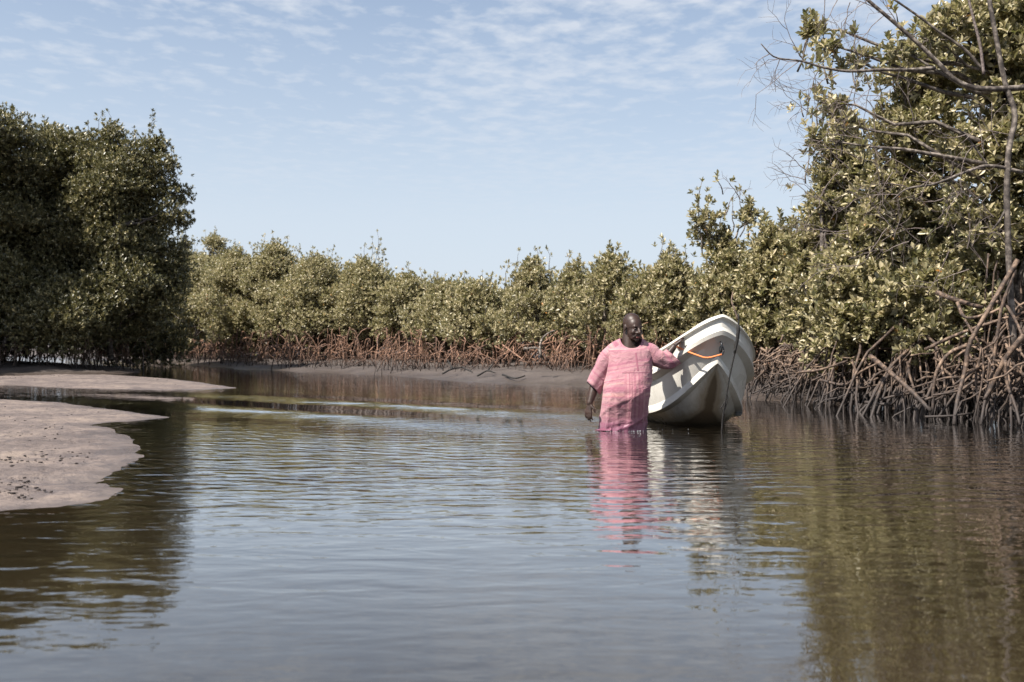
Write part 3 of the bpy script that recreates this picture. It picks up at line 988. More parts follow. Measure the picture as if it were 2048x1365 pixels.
twiggery([(1640, 134, 150, 0.5), (1600, 122, 215, 0.55), (1560, 116, 240, 0.35), (1610, 124, 130, 0.45), (1680, 142, 210, 0.5), (1720, 143, 235, 0.5),
          (1540, 108, 190, 0.2), (1760, 20, 170, 0.35), (1770, 30, 215, 0.4), (1740, 0, 200, 0.35), (1800, 55, 120, 0.35), (1640, 136, 250, 0.5), (1750, 140, 250, 0.5), (1820, 378, 170, 0.45),
          (1800, 390, 190, 0.45), (1680, -10, 240, 0.35), (1700, 5, 250, 0.35), (1650, -10, 270, 0.3)], nt_, 5)
twiggery([(1620, 345, 150, 0.3), (1610, 360, 170, 0.35), (1640, 400, 140, 0.35), (1720, 250, 110, 0.3), (1480, 400, 120, 0.2), (1450, 430, 60, 0.25)], nt_, 9)
rq = random.Random(31)
twiggery([(rq.uniform(1640, 2040), rq.uniform(200, 560), rq.uniform(80, 250), rq.uniform(0.25, 0.5)) for _ in range(46)], nt_, 12)

# big bare roots and fallen limbs of the right bank tangle, each its own part
LOW = 9.75
roots_px = [
    [(1740, 712, 10.6), (1780, 745, 10.3), (1820, 780, 10.1), (1862, 822, 9.9)],
    [(1598, 745, 11.6), (1640, 740, 11.5), (1695, 722, 11.5)],
    [(1872, 585, 10.4), (1905, 598, 10.3), (1950, 612, 10.2), (1965, 615, 10.2)],
    [(1915, 605, 10.1), (1930, 635, 10.0), (1970, 630, 9.9), (2000, 618, 9.8)],
    [(1930, 640, 9.9), (1948, 670, 9.8), (1965, 700, 9.8)],
    [(2035, 520, 9.6), (2000, 580, 9.6), (1965, 640, 9.6), (1938, 690, 9.6), (1930, 740, 9.6), (1915, 800, 9.5), (1908, 850, 9.4)],
    [(2030, 540, 9.6), (2005, 610, 9.6), (1993, 680, 9.6), (1985, 740, 9.6), (1970, 800, 9.5), (1962, 850, 9.4)],
    [(1985, 600, 9.7), (2015, 615, 9.6), (2035, 650, 9.5), (2048, 680, 9.4)],
    [(1850, 700, 10.2), (1890, 680, 10.1), (1945, 658, 9.9), (2048, 625, 9.7)],
    [(1935, 690, 9.8), (1895, 710, 9.9), (1870, 755, 9.9), (1865, 830, 9.9)],
    [(2048, 670, 9.3), (2010, 720, 9.4), (1985, 770, 9.5), (1968, 800, 9.5)],
    [(2010, 720, 9.3), (2015, 770, 9.3), (2030, 810, 9.2), (2040, 850, 9.1)],
    [(1760, 800, 10.6), (1800, 790, 10.5), (1850, 785, 10.3)],
    [(1730, 805, 10.8), (1780, 808, 10.6), (1800, 790, 10.5)],
    [(1850, 800, 9.9), (1895, 785, 9.9), (1940, 770, 9.9)],
    [(1640, 760, 11.9), (1690, 770, 11.6), (1720, 745, 11.4), (1760, 725, 11.2)],
    [(1850, 834, 9.9), (1900, 832, 9.8), (1945, 827, 9.8)],
]
for i, pth in enumerate(roots_px):
    r = 0.85 * [0.034, 0.02, 0.032, 0.022, 0.016, 0.030, 0.022, 0.02, 0.022, 0.024, 0.032, 0.02, 0.018, 0.02, 0.016, 0.02, 0.014][i]
    limb('prop_root', pth, r, r * 0.75, MAT_ROOT2, nt_, n=14, sides=6, wob=0.1)

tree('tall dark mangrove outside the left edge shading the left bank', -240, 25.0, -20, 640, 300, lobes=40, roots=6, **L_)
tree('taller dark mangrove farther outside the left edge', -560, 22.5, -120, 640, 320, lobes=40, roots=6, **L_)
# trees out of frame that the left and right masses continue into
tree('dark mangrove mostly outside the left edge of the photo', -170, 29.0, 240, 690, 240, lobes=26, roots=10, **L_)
tree('mangrove mostly outside the right edge of the photo', 2260, 10.2, -40, 600, 260, lobes=26, roots=20, dens=60, lobe_r=(0.24, 0.45), **r_)


# thick growth standing deeper behind the front rows
def thicket(label, pts, zlow, hfun, n, dens, mat, leaf=0.12, r=(0.45, 0.8), nroots=150):
    LB = []
    T = empty('mangrove_thicket', (pts[0][0], pts[0][1], 0.3), label, 'thicket')
    R = Geo()
    for i in range(n):
        t = random.random() * (len(pts) - 1)
        j = int(t); t -= j
        x = pts[j][0] * (1 - t) + pts[j + 1][0] * t + random.uniform(-0.5, 0.5)
        y = pts[j][1] * (1 - t) + pts[j + 1][1] * t + random.uniform(-0.8, 2.5)
        px = CX + x / y * F
        top = hfun(px)
        zt = EYE + (HZ - top) / F * y
        z = random.uniform(zlow, max(zt - 0.4, zlow + 0.2))
        rr = random.uniform(*r)
        LB.append((x, y, z, rr * 1.2, rr, rr * 0.8))
    C, A = sample_lobes(LB, dens, 0.3)
    o = foliage('crown', C, A, T, mat, 6, leaf, False, -0.05)
    for i in range(nroots):
        t = random.random() * (len(pts) - 1)
        j = int(t); t -= j
        x = pts[j][0] * (1 - t) + pts[j + 1][0] * t + random.uniform(-0.5, 0.5)
        y = pts[j][1] * (1 - t) + pts[j + 1][1] * t + random.uniform(-1.4, 1.0)
        a = random.random() * 6.28; ro = random.uniform(0.1, 0.9)
        p, rad = prop_root((x, y, random.uniform(0.9, 1.5)), (x + math.cos(a) * ro, y + math.sin(a) * ro, 0.05), random.uniform(0.01, 0.024), random.random(), 6, 0.02)
        R.tube(p, rad, 4)
    o = R.build('prop_roots', MAT_ROOT, T); o['kind'] = 'stuff'
    T['kind'] = 'stuff'; o = T
    return T


def tangle(label, cpts, n, mat=None, hmin=0.5, hmax=1.25):
    T = empty('root_tangle', (cpts[0][0], cpts[0][1], 0.0), label, 'roots')
    R = Geo()
    for i in range(n):
        t = random.random() * (len(cpts) - 1); j = int(t); t -= j
        x = cpts[j][0] * (1 - t) + cpts[j + 1][0] * t + random.uniform(-0.3, 0.3)
        y = cpts[j][1] * (1 - t) + cpts[j + 1][1] * t + random.uniform(-0.2, 1.6)
        a = random.random() * 6.28; ro = random.uniform(0.1, 0.9)
        ex, ey = x + math.cos(a) * ro, y + math.sin(a) * ro * 0.8
        if random.random() < 0.35:      # half-horizontal crossing roots
            z0 = random.uniform(0.25, 0.8); z1 = max(-0.05, z0 - random.uniform(0.05, 0.5))
            pp = wander((x, y, z0), (ex, ey, z1), 7, 0.3); rad = np.linspace(0.016, 0.010, 7) * random.uniform(0.6, 1.2)
        else:
            ex = x + (ex - x) * 0.75
            pp, rad = prop_root((x, y, random.uniform(hmin, hmax)), (ex, ey, max(gz(ex, ey), -0.25) - 0.05), random.uniform(0.008, 0.019), random.random(), 7, 0.02)
        R.tube(pp, rad, 5)
    o = R.build('prop_roots', mat or MAT_ROOT2, T); o['kind'] = 'stuff'
    T['kind'] = 'stuff'


def interp(tab):
    xs = [t[0] for t in tab]; ys = [t[1] for t in tab]
    return lambda x: float(np.interp(x, xs, ys))


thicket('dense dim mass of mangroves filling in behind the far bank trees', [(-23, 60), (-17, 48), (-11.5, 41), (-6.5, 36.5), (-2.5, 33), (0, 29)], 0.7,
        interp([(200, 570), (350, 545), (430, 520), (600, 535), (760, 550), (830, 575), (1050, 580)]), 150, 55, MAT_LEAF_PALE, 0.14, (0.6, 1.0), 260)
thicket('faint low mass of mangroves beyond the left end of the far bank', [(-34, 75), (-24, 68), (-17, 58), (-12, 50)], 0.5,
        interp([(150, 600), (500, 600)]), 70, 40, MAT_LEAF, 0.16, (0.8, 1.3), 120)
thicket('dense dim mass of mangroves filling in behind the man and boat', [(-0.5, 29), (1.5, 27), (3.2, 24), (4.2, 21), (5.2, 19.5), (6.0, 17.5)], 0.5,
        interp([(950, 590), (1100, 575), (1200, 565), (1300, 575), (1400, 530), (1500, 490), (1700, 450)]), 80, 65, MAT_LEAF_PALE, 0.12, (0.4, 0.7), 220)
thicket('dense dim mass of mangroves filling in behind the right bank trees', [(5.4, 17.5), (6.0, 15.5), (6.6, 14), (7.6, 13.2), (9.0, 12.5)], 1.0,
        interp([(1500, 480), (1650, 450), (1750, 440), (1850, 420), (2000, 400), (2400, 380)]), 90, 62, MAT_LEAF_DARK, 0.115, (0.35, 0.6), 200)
tangle('dense tangle of thin stilt roots along the edge of the right bank', [G(1545, 800), G(1640, 806), G(1740, 815), G(1850, 826), G(1950, 838), G(2060, 850), G(2250, 866)], 620, None, 0.25, 0.85)
tangle('reddish tangle of stilt roots along the foot of the far bank', [G(255, 719), G(330, 724), G(400, 730), G(480, 735), G(560, 739), G(640, 742), G(720, 744), P(800, 700, 25.5)[:2], P(860, 700, 25)[:2]], 480, MAT_ROOT)
tangle('loose tangle of stilt roots along the top of the middle mud bank', [P(860, 700, 25)[:2], P(1000, 700, 23.5)[:2], P(1200, 700, 20.5)[:2], P(1400, 700, 17.5)[:2], P(1560, 700, 15.0)[:2]], 340, MAT_ROOT, 0.4, 0.95)
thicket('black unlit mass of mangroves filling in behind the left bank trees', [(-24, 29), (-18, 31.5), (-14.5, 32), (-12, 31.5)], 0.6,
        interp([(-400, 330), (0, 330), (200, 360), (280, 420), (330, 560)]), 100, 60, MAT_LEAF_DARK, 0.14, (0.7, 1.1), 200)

# ------------------------------------------------------------------ objects

# ------------------------------------------------------------------ the white boat
def gelcoat():
    m, nt, b = new_mat("worn white gelcoat")
    tc = nt.nodes.new('ShaderNodeTexCoord')
    ob = tc.outputs['Object']
    n1 = N(nt, 'ShaderNodeTexNoise', _Scale=3.0, _Detail=5.0, _Roughness=0.6)
    nt.links.new(ob, n1.inputs['Vector'])
    mp = nt.nodes.new('ShaderNodeMapping'); mp.inputs['Scale'].default_value = (9, 9, 1.2)
    nt.links.new(ob, mp.inputs[0])
    n2 = N(nt, 'ShaderNodeTexNoise', _Scale=2.2, _Detail=5.0, _Roughness=0.65)
    nt.links.new(mp.outputs[0], n2.inputs['Vector'])
    n3 = N(nt, 'ShaderNodeTexNoise', _Scale=28.0, _Detail=2.0)
    nt.links.new(ob, n3.inputs['Vector'])
    c = ramp(nt, n1.outputs[0], [(0.3, (0.52, 0.495, 0.44)), (0.7, (0.62, 0.60, 0.55))])
    c = mixc(nt, ramp(nt, n2.outputs[0], [(0.58, 0.0), (0.74, 0.35)]), c, (0.42, 0.34, 0.24))      # runs of dirt
    c = mixc(nt, ramp(nt, n3.outputs[0], [(0.70, 0.0), (0.76, 0.4)]), c, (0.35, 0.24, 0.15))
    # old scum line and tannin stain on the bottom
    at = nt.nodes.new('ShaderNodeAttribute'); at.attribute_name = 'scum'
    s = math_node(nt, 'ADD', at.outputs['Fac'], math_node(nt, 'MULTIPLY', math_node(nt, 'SUBTRACT', n1.outputs[0], 0.5), 0.55))
    s2 = math_node(nt, 'ADD', s, math_node(nt, 'MULTIPLY', math_node(nt, 'SUBTRACT', n2.outputs[0], 0.5), 0.5))
    c = mixc(nt, ramp(nt, s2, [(0.18, 0.0), (0.75, 0.85)]), c, (0.20, 0.145, 0.085))
    c = mixc(nt, ramp(nt, s, [(0.85, 0.0), (1.05, 0.85)]), c, (0.055, 0.035, 0.018))
    nt.links.new(c, b.inputs['Base Color'])
    nt.links.new(ramp(nt, n1.outputs[0], [(0.3, 0.22), (0.7, 0.42)]), b.inputs['Roughness'])
    b.inputs['Coat Weight'].default_value = 0.15
    bump(nt, b, n1.outputs[0], 0.01, 0.5)
    return m


MAT_BOAT = gelcoat()
mg, ntg, bg_ = new_mat("grey inner hull paint")
bg_.inputs['Base Color'].default_value = (0.42, 0.46, 0.48, 1); bg_.inputs['Roughness'].default_value = 0.6
MAT_BOATIN = mg
mt, ntt, bt = new_mat("dark galvanised metal")
bt.inputs['Base Color'].default_value = (0.03, 0.032, 0.035, 1); bt.inputs['Metallic'].default_value = 0.7; bt.inputs['Roughness'].default_value = 0.35
MAT_METAL = mt
mo, nto, bo = new_mat("orange rope")
bo.inputs['Base Color'].default_value = (0.75, 0.20, 0.06, 1); bo.inputs['Roughness'].default_value = 0.7
MAT_ROPE = mo

TIP = (1.845, 8.74)
HEAD = math.radians(5.0)
HEEL = 0.035
BZ = 0.0


def B2W(u, b, z):
    """boat frame (aft, sideways, up) to world; the stern points away and to the left"""
    b, z = b + (z - 1.0) * HEEL, z - b * HEEL
    return (TIP[0] - u * math.sin(HEAD) + b * math.cos(HEAD), TIP[1] + u * math.cos(HEAD) + b * math.sin(HEAD), z + BZ)


def build_boat():
    T = empty('motor_boat', B2W(1.8, 0, 0), 'high bowed white fibreglass boat being led by the man through the creek', 'boat')
    Lb = 3.25
    S = np.linspace(0, 1, 70) ** 2.4
    # name: u0, z0 on the stem, z far aft, run of the drop, half breadth, run of the breadth, power
    lines = {
        'chine_in':  (0.115, 0.575, 0.045, 0.24, 0.46, 0.36, 0.84),
        'chine_up':  (0.085, 0.590, 0.050, 0.25, 0.535, 0.33, 0.80),
        'chine_top': (0.085, 0.625, 0.085, 0.25, 0.535, 0.33, 0.80),
        'side_low':  (0.090, 0.655, 0.115, 0.27, 0.510, 0.33, 0.80),
        'side_mid':  (0.060, 0.715, 0.200, 0.30, 0.535, 0.32, 0.78),
        'ledge_in':  (0.020, 0.800, 0.310, 0.36, 0.54, 0.31, 0.74),
        'ledge_out': (-0.02, 0.840, 0.350, 0.38, 0.615, 0.30, 0.70),
        'ledge_top': (-0.030, 0.880, 0.400, 0.38, 0.60, 0.30, 0.69),
        'flare_low': (-0.010, 0.910, 0.430, 0.37, 0.565, 0.30, 0.70),
        'flare':     (-0.005, 0.965, 0.505, 0.36, 0.585, 0.30, 0.74),
        'rim_low':   (-0.012, 0.985, 0.530, 0.36, 0.595, 0.30, 0.74),
        'rim_out':   (-0.030, 1.000, 0.545, 0.36, 0.615, 0.30, 0.72),
        'rim_top':   (-0.015, 1.022, 0.565, 0.36, 0.605, 0.30, 0.72),
        'rim_in':    (0.030, 1.015, 0.558, 0.36, 0.565, 0.30, 0.62),
        'rim_in2':   (0.045, 0.985, 0.530, 0.36, 0.555, 0.30, 0.62),
        'in_mid':    (0.16, 0.70, 0.25, 0.40, 0.50, 0.40, 0.7),
        'in_low':    (0.35, 0.35, 0.10, 0.5, 0.38, 0.50, 0.8),
    }
    scum = {'chine_in': 0.45, 'chine_up': 0.2, 'chine_top': 0.05, 'side_low': 0.1, 'side_mid': 0.0, 'ledge_in': 0.12}
    cols = []; sc = []
    # keel follows the stem down, then runs aft
    kp = curve_pts([(0.115, 0, 0.585), (0.17, 0, 0.45), (0.25, 0, 0.28), (0.36, 0, 0.12), (0.50, 0, 0.0), (0.80, 0, -0.12), (1.4, 0, -0.19), (2.4, 0, -0.21), (Lb, 0, -0.21)], 140)
    dk = np.concatenate([[0], np.cumsum(np.linalg.norm(np.diff(kp, axis=0), axis=1))]); dk /= dk[-1]
    def line(nm):
        u0, z0, z1, Lz, Bm, Lbr, pw = lines[nm]
        u = u0 + (Lb - u0) * S
        q = (u - u0)
        z = z1 + (z0 - z1) * np.exp(-(q / Lz) ** 0.95)
        b = Bm * (1 - np.exp(-(q / Lbr) ** pw))
        b = b * (1 - 0.20 * np.clip((u - 1.3) / 2.2, 0, 1))
        return np.stack([u, b, z], 1)
    L = {k: line(k) for k in lines}
    # bottom panel bellies between keel and chine
    ci = L['chine_in']
    keel = np.stack([ci[:, 0], np.zeros(len(ci)), np.interp(ci[:, 0], kp[:, 0], kp[:, 2])], 1)
    bot = []
    for t in (0.2, 0.4, 0.6, 0.8):
        p = keel * (1 - t) + ci * t
        bl = math.sin(t * math.pi) * 0.035
        grow = np.clip(p[:, 0] / 0.5, 0, 1)
        p[:, 2] -= bl * grow * 0.8; p[:, 1] += bl * 0.55 * grow
        bot.append(p)
    seq = [('keel', keel, 1.0)] + [('b%d' % i, p, v) for i, (p, v) in enumerate(zip(bot, (0.9, 0.75, 0.62, 0.5)))] + \
          [(k, L[k], scum.get(k, 0.0)) for k in lines]
    # outer shell
    names = [s[0] for s in seq]
    iend = names.index('rim_in2')
    def shell(a, bnd, name, mat, parent, thick=0.0):
        part = seq[a:bnd + 1]
        V = []; Fc = []; SC = []
        n = 70
        for side in (-1, 1):
            off = len(V)
            for nm, p, v in part:
                for j in range(n):
                    V.append(B2W(p[j, 0], side * p[j, 1], p[j, 2]))
                    wet = min(max((0.16 - p[j, 2]) / 0.22, 0), 1)
                    stem = max(0, 1 - abs(p[j, 1]) / 0.16) ** 1.6 * min(max((0.66 - p[j, 2]) / 0.25, 0), 1)
                    SC.append(min(1.3, v * 0.80 * (0.35 + 0.65 * min(1, max(0, (0.75 - p[j, 2]) / 0.3))) + wet * 0.75 + stem * 0.30) if p[j, 2] < 0.7 else v * 0.3)
            for i in range(len(part) - 1):
                for j in range(n - 1):
                    q = (off + i * n + j, off + i * n + j + 1, off + (i + 1) * n + j + 1, off + (i + 1) * n + j)
                    Fc.append(q if side < 0 else q[::-1])
        o = mesh_obj(name, V, Fc, mat, parent, attrs={'scum': ('POINT', SC)})
        bm = bmesh.new(); bm.from_mesh(o.data)
        bmesh.ops.remove_doubles(bm, verts=bm.verts, dist=0.0008)
        bmesh.ops.recalc_face_normals(bm, faces=bm.faces)
        for e in bm.edges:
            if len(e.link_faces) == 2 and e.calc_face_angle(0) > math.radians(24): e.smooth = False
        bm.to_mesh(o.data); bm.free()
        return o
    shell(0, names.index('flare'), 'hull', MAT_BOAT, T)
    shell(names.index('flare'), iend, 'gunwale', MAT_BOAT, T)
    shell(iend, len(seq) - 1, 'inner_hull', MAT_BOATIN, T)
    # floor, transom, thwarts
    il = L['in_low']
    V = [B2W(p[0], s * p[1], p[2]) for s in (-1, 1) for p in il[::3]]
    n = len(il[::3])
    mesh_obj('floor', V, [(j, j + 1, n + j + 1, n + j) for j in range(n - 1)], MAT_BOATIN, T)
    ring = [(s, p) for s, order in ((-1, 1), (1, -1)) for p in [q[1][-1] for q in seq[:names.index('rim_top') + 1]][::order]]
    V = [B2W(p[0] - (0.0), s * p[1], p[2]) for s, p in ring] + [B2W(p[0] - 0.04, s * p[1] * 0.99, p[2]) for s, p in ring]
    k = len(ring)
    Fc = [tuple(range(k)), tuple(range(2 * k - 1, k - 1, -1))] + [(i, (i + 1) % k, k + (i + 1) % k, k + i) for i in range(k)]
    mesh_obj('transom', V, Fc, MAT_BOAT, T, smooth=False)
    for uu in (1.1, 2.0, 2.9):
        w = 0.45
        V = []
        for z in (0.40, 0.44):
            for du in (0, 0.26):
                for s in (-1, 1): V.append(B2W(uu + du, s * w, z))
        mesh_obj('thwart', V, [(0, 1, 3, 2), (4, 6, 7, 5), (0, 4, 5, 1), (2, 3, 7, 6), (0, 2, 6, 4), (1, 5, 7, 3)], MAT_BOATIN, T, smooth=False)
    # bow eye
    g = Geo()
    c0 = Vector(B2W(0.045, 0.0, 0.735))
    fw = (Vector(B2W(-1, 0, 0)) - Vector(B2W(0, 0, 0))).normalized()
    sdv = (Vector(B2W(0, 1, 0)) - Vector(B2W(0, 0, 0))).normalized()
    pts = []
    for i in range(15):
        a = math.radians(-100 + 200 * i / 14)
        pts.append(c0 + fw * (0.03 + 0.034 * math.cos(a)) + Vector((0, 0, 1)) * 0.045 * math.sin(a))
    g.tube(pts, 0.0075, 7)
    g.build('bow_eye', MAT_METAL, T)
    g = Geo()
    pts = []
    for i in range(21):
        a = 2 * math.pi * i / 20
        q = c0 + fw * 0.060 + sdv * (0.016 * math.cos(a)) + Vector((0, 0, 1)) * (-0.028 + 0.040 * math.sin(a)) + fw * 0.01 * math.cos(a)
        pts.append(q)
    g.tube(pts, 0.0055, 6)
    g.build('shackle', MAT_METAL, T)
    return T, L, c0 + fw * 0.065


boat, BL, EYEPT = build_boat()

# rope from the eye to the man's hand and over the gunwale
HANDPX = (1361, 683)
g = Geo()
hand_w = P(1353, 692, 8.93)
g.tube(curve_pts([EYEPT + Vector((0, 0, -0.065)), P(1415, 716, 8.74), P(1395, 711, 8.78), P(1372, 702, 8.85), hand_w, P(1362, 681, 9.02), P(1352, 690, 9.35)], 40), 0.0075, 7)
rope = g.build('rope', MAT_ROPE, loc=tuple(EYEPT))
tag(rope, 'slack orange rope from the bow eye of the boat to the hand of the man', 'rope')

# ------------------------------------------------------------------ the black forked stick
stick = empty('dead_stick', P(1443, 862, 8.74), 'thin black forked dead stick standing in the water in front of the bow', 'stick')
limb('stem', [(1477, 628, 8.60), (1477, 648, 8.60), (1474, 672, 8.60), (1471, 698, 8.61), (1464, 730, 8.62), (1457, 765, 8.65), (1451, 800, 8.67), (1446, 832, 8.70), (1443, 866, 8.73), (1440, 900, 8.77)],
     0.008, 0.0075, MAT_DARKSTICK, stick, n=30)
limb('bark_lump', [(1477, 650, 8.59), (1476, 666, 8.585), (1473, 686, 8.595), (1469, 706, 8.60)], 0.017, 0.011, MAT_DARKSTICK, stick, n=10, wob=0.3)
limb('twig', [(1447, 826, 8.70), (1452, 812, 8.68), (1456, 797, 8.67), (1453, 788, 8.66)], 0.006, 0.004, MAT_DARKSTICK, stick, n=8)
limb('twig', [(1441, 818, 8.68), (1447, 808, 8.68), (1452, 798, 8.67)], 0.005, 0.005, MAT_DARKSTICK, stick, n=6)
limb('twig', [(1476, 640, 8.6), (1470, 622, 8.62), (1463, 602, 8.65), (1466, 585, 8.7)], 0.009, 0.005, MAT_ROOT2, stick, n=8)

# ------------------------------------------------------------------ the man
def skin_material():
    m, nt, b = new_mat("dark brown skin")
    tc = nt.nodes.new('ShaderNodeTexCoord')
    n1 = N(nt, 'ShaderNodeTexNoise', _Scale=22.0, _Detail=4.0)
    nt.links.new(tc.outputs['Object'], n1.inputs['Vector'])
    c = ramp(nt, n1.outputs[0], [(0.35, (0.024, 0.0125, 0.009)), (0.65, (0.038, 0.020, 0.014))])
    at = nt.nodes.new('ShaderNodeAttribute'); at.attribute_name = 'lip'
    nt.links.new(c, b.inputs['Base Color'])
    b.inputs['Roughness'].default_value = 0.47
    b.inputs['Specular IOR Level'].default_value = 0.4
    b.inputs['Subsurface Weight'].default_value = 0.04
    b.inputs['Subsurface Scale'].default_value = 0.01
    bump(nt, b, n1.outputs[0], 0.002, 0.5)
    return m


def simple_mat(name, col, rough=0.5):
    m, nt, b = new_mat(name)
    b.inputs['Base Color'].default_value = (*col, 1); b.inputs['Roughness'].default_value = rough
    return m


MAT_SKIN = skin_material()
MO = Vector((MANX, MANY, 0))
KP = 8.84 / F


def M(px, py, y=0.0):
    """point of the man, from its place in the photograph, y metres behind his mid-line"""
    return Vector(((px - CX) * KP, MANY + y, (860 - py) * KP)) if False else P(px, py, MANY + y)


man = empty('person', MO, 'bald man in a pink striped tunic wading thigh deep and leading the white boat', 'person')


def remeshed(name, geo, mat, parent, voxel, smooth_it=6, fac=0.5):
    o = geo.build(name, mat, parent)
    r = o.modifiers.new('remesh', 'REMESH'); r.mode = 'VOXEL'; r.voxel_size = voxel; r.use_smooth_shade = True
    s = o.modifiers.new('smooth', 'SMOOTH'); s.factor = fac; s.iterations = smooth_it
    dg = bpy.context.evaluated_depsgraph_get()
    me = bpy.data.meshes.new_from_object(o.evaluated_get(dg))
    o.modifiers.clear()
    o.data = me
    me.polygons.foreach_set('use_smooth', np.ones(len(me.polygons), dtype=bool))
    return o


def build_body():
    g = Geo()
    # head, facing the viewer's right and a little down
    hc = M(1265.5, 656, 0.0)
    R = Matrix.Rotation(math.radians(27), 3, 'Z') @ Matrix.Rotation(math.radians(9), 3, 'X')
    def H(x, y, z): return hc + R @ Vector((x, y, z))
    g.ell(H(0, 0.022, 0.045), (0.076, 0.094, 0.084), R, 28, 18)
    g.ell(H(0, -0.012, 0.025), (0.070, 0.080, 0.078), R, 24, 16)
    g.ell(H(0, -0.030, -0.030), (0.062, 0.066, 0.078), R, 24, 16)
    g.ell(H(0, -0.040, -0.078), (0.048, 0.050, 0.036), R, 20, 12)
    g.ell(H(0, -0.078, -0.097), (0.022, 0.018, 0.018), R)
    g.capsule(H(-0.034, -0.082, 0.022), H(0.034, -0.082, 0.022), 0.013, 0.013)
    g.capsule(H(0, -0.092, 0.012), H(0, -0.116, -0.026), 0.010, 0.0155)
    for s in (-1, 1):
        g.ell(H(s * 0.018, -0.101, -0.031), (0.012, 0.012, 0.009), R)
        g.ell(H(s * 0.036, -0.074, -0.028), (0.024, 0.020, 0.022), R)
        g.ell(H(s * 0.030, -0.080, 0.000), (0.013, 0.008, 0.007), R)
        g.ell(H(s * 0.077, 0.012, -0.006), (0.009, 0.020, 0.032), R)
        g.capsule(H(s * 0.020, -0.095, -0.048), H(s * 0.040, -0.078, -0.075), 0.007, 0.006)
    g.capsule(H(-0.020, -0.094, -0.056), H(0.020, -0.094, -0.056), 0.008, 0.008)
    g.capsule(H(-0.018, -0.092, -0.070), H(0.018, -0.092, -0.070), 0.009, 0.009)
    # neck and trunk
    g.capsule(hc + Vector((-0.026, 0.040, -0.05)), M(1257, 708, 0.03), 0.057, 0.080, 18)
    g.ell(M(1260, 704, 0.025), (0.150, 0.080, 0.060), None, 20, 12)
    g.capsule(M(1258, 728, 0.02), M(1252, 790, -0.01), 0.115, 0.120, 22)
    g.capsule(M(1250, 790, 0.0), M(1247, 850, 0.0), 0.120, 0.115, 22)
    for sx in (-1, 1):
        hip = M(1247 + sx * 17, 866, 0.01)
        g.capsule(hip, hip + Vector((0, 0.02, -0.36)), 0.078, 0.058, 14)
        g.capsule(hip + Vector((0, 0.02, -0.36)), hip + Vector((0, 0.06, -0.74)), 0.060, 0.042, 12)
        g.capsule(hip + Vector((0, 0.07, -0.76)), hip + Vector((0, -0.10, -0.78)), 0.040, 0.030, 12)
    # arm hanging at the viewer's left
    sh, el, wr = M(1222, 706, 0.0), M(1191, 764, 0.03), M(1179.5, 806, -0.03)
    g.capsule(sh, el, 0.058, 0.043, 14); g.capsule(el, M(1185, 787, 0.0), 0.043, 0.040, 14); g.capsule(M(1185, 787, 0.0), wr, 0.040, 0.027, 14)
    def hand(w, fwd, across, nrm, curl, sc=1.0, thumb_side=1):
        """palm, four bent fingers and a thumb; fwd runs to the fingertips"""
        f, a, n = fwd.normalized(), across.normalized(), nrm.normalized()
        for t in (-0.026, -0.009, 0.009, 0.026):
            g.capsule(w + f * 0.012, w + f * 0.088 + a * t * 1.05, 0.016, 0.0125)
        Ls = (0.070, 0.082, 0.077, 0.060)
        for i, t in enumerate((0.030, 0.010, -0.010, -0.029)):
            t *= thumb_side
            p = w + f * (0.092 - 0.004 * abs(i - 1)) + a * t
            ang = curl[0]
            for j, fr in enumerate((0.45, 0.31, 0.24)):
                d = f * math.cos(ang) + n * math.sin(ang) + a * (t * 1.5)
                q = p + d.normalized() * Ls[i] * fr * sc
                g.capsule(p, q, 0.0098 - 0.0012 * j, 0.0090 - 0.0012 * j, 8)
                p = q; ang += curl[1]
        p = w + f * 0.025 + a * 0.022 * thumb_side
        q = p + (f * 0.7 + a * 0.75 * thumb_side + n * 0.15).normalized() * 0.042
        r = q + (f * 0.95 + a * 0.1 * thumb_side + n * 0.35).normalized() * 0.030
        g.capsule(p, q, 0.014, 0.0115, 8); g.capsule(q, r, 0.0112, 0.0088, 8)
    hand(wr, Vector((-0.14, -0.05, -1)), Vector((0.75, -0.66, 0)), Vector((0.55, 0.5, 0)), (0.18, 0.30), 1.0, 1)
    # arm reaching to the gunwale
    sh, el, wr = M(1298, 702, 0.0), M(1329, 719, 0.0), M(1348, 694, 0.0)
    g.capsule(sh, el, 0.052, 0.038, 14); g.capsule(el, wr, 0.038, 0.027, 14)
    hand(wr, P(1369, 674, MANY + 0.09) - wr, Vector((0.35, -0.75, 0.5)), Vector((0.5, 0.1, -0.75)), (0.10, 0.42), 1.0, 1)
    return remeshed('body', g, MAT_SKIN, man, 0.0052, 3, 0.5), H, R


body, HF, HR = build_body()
for s in (-1, 1):
    g = Geo(); g.ell(HF(s * 0.030, -0.086, 0.004), (0.0085, 0.006, 0.0042), HR, 10, 8)
    e = g.build('eye', simple_mat('eye white', (0.12, 0.10, 0.09), 0.5), man)
    g = Geo(); g.ell(HF(s * 0.030 + 0.001, -0.0915, 0.003), (0.004, 0.0022, 0.0036), HR, 8, 6)
    g.build('iris', simple_mat('dark iris', (0.01, 0.008, 0.006), 0.2), e)
g = Geo()
g.capsule(HF(-0.015, -0.0985, -0.0715), HF(0.016, -0.0985, -0.0715), 0.0062, 0.0062)
g.build('lip', simple_mat('pink lower lip', (0.16, 0.05, 0.045), 0.45), man)


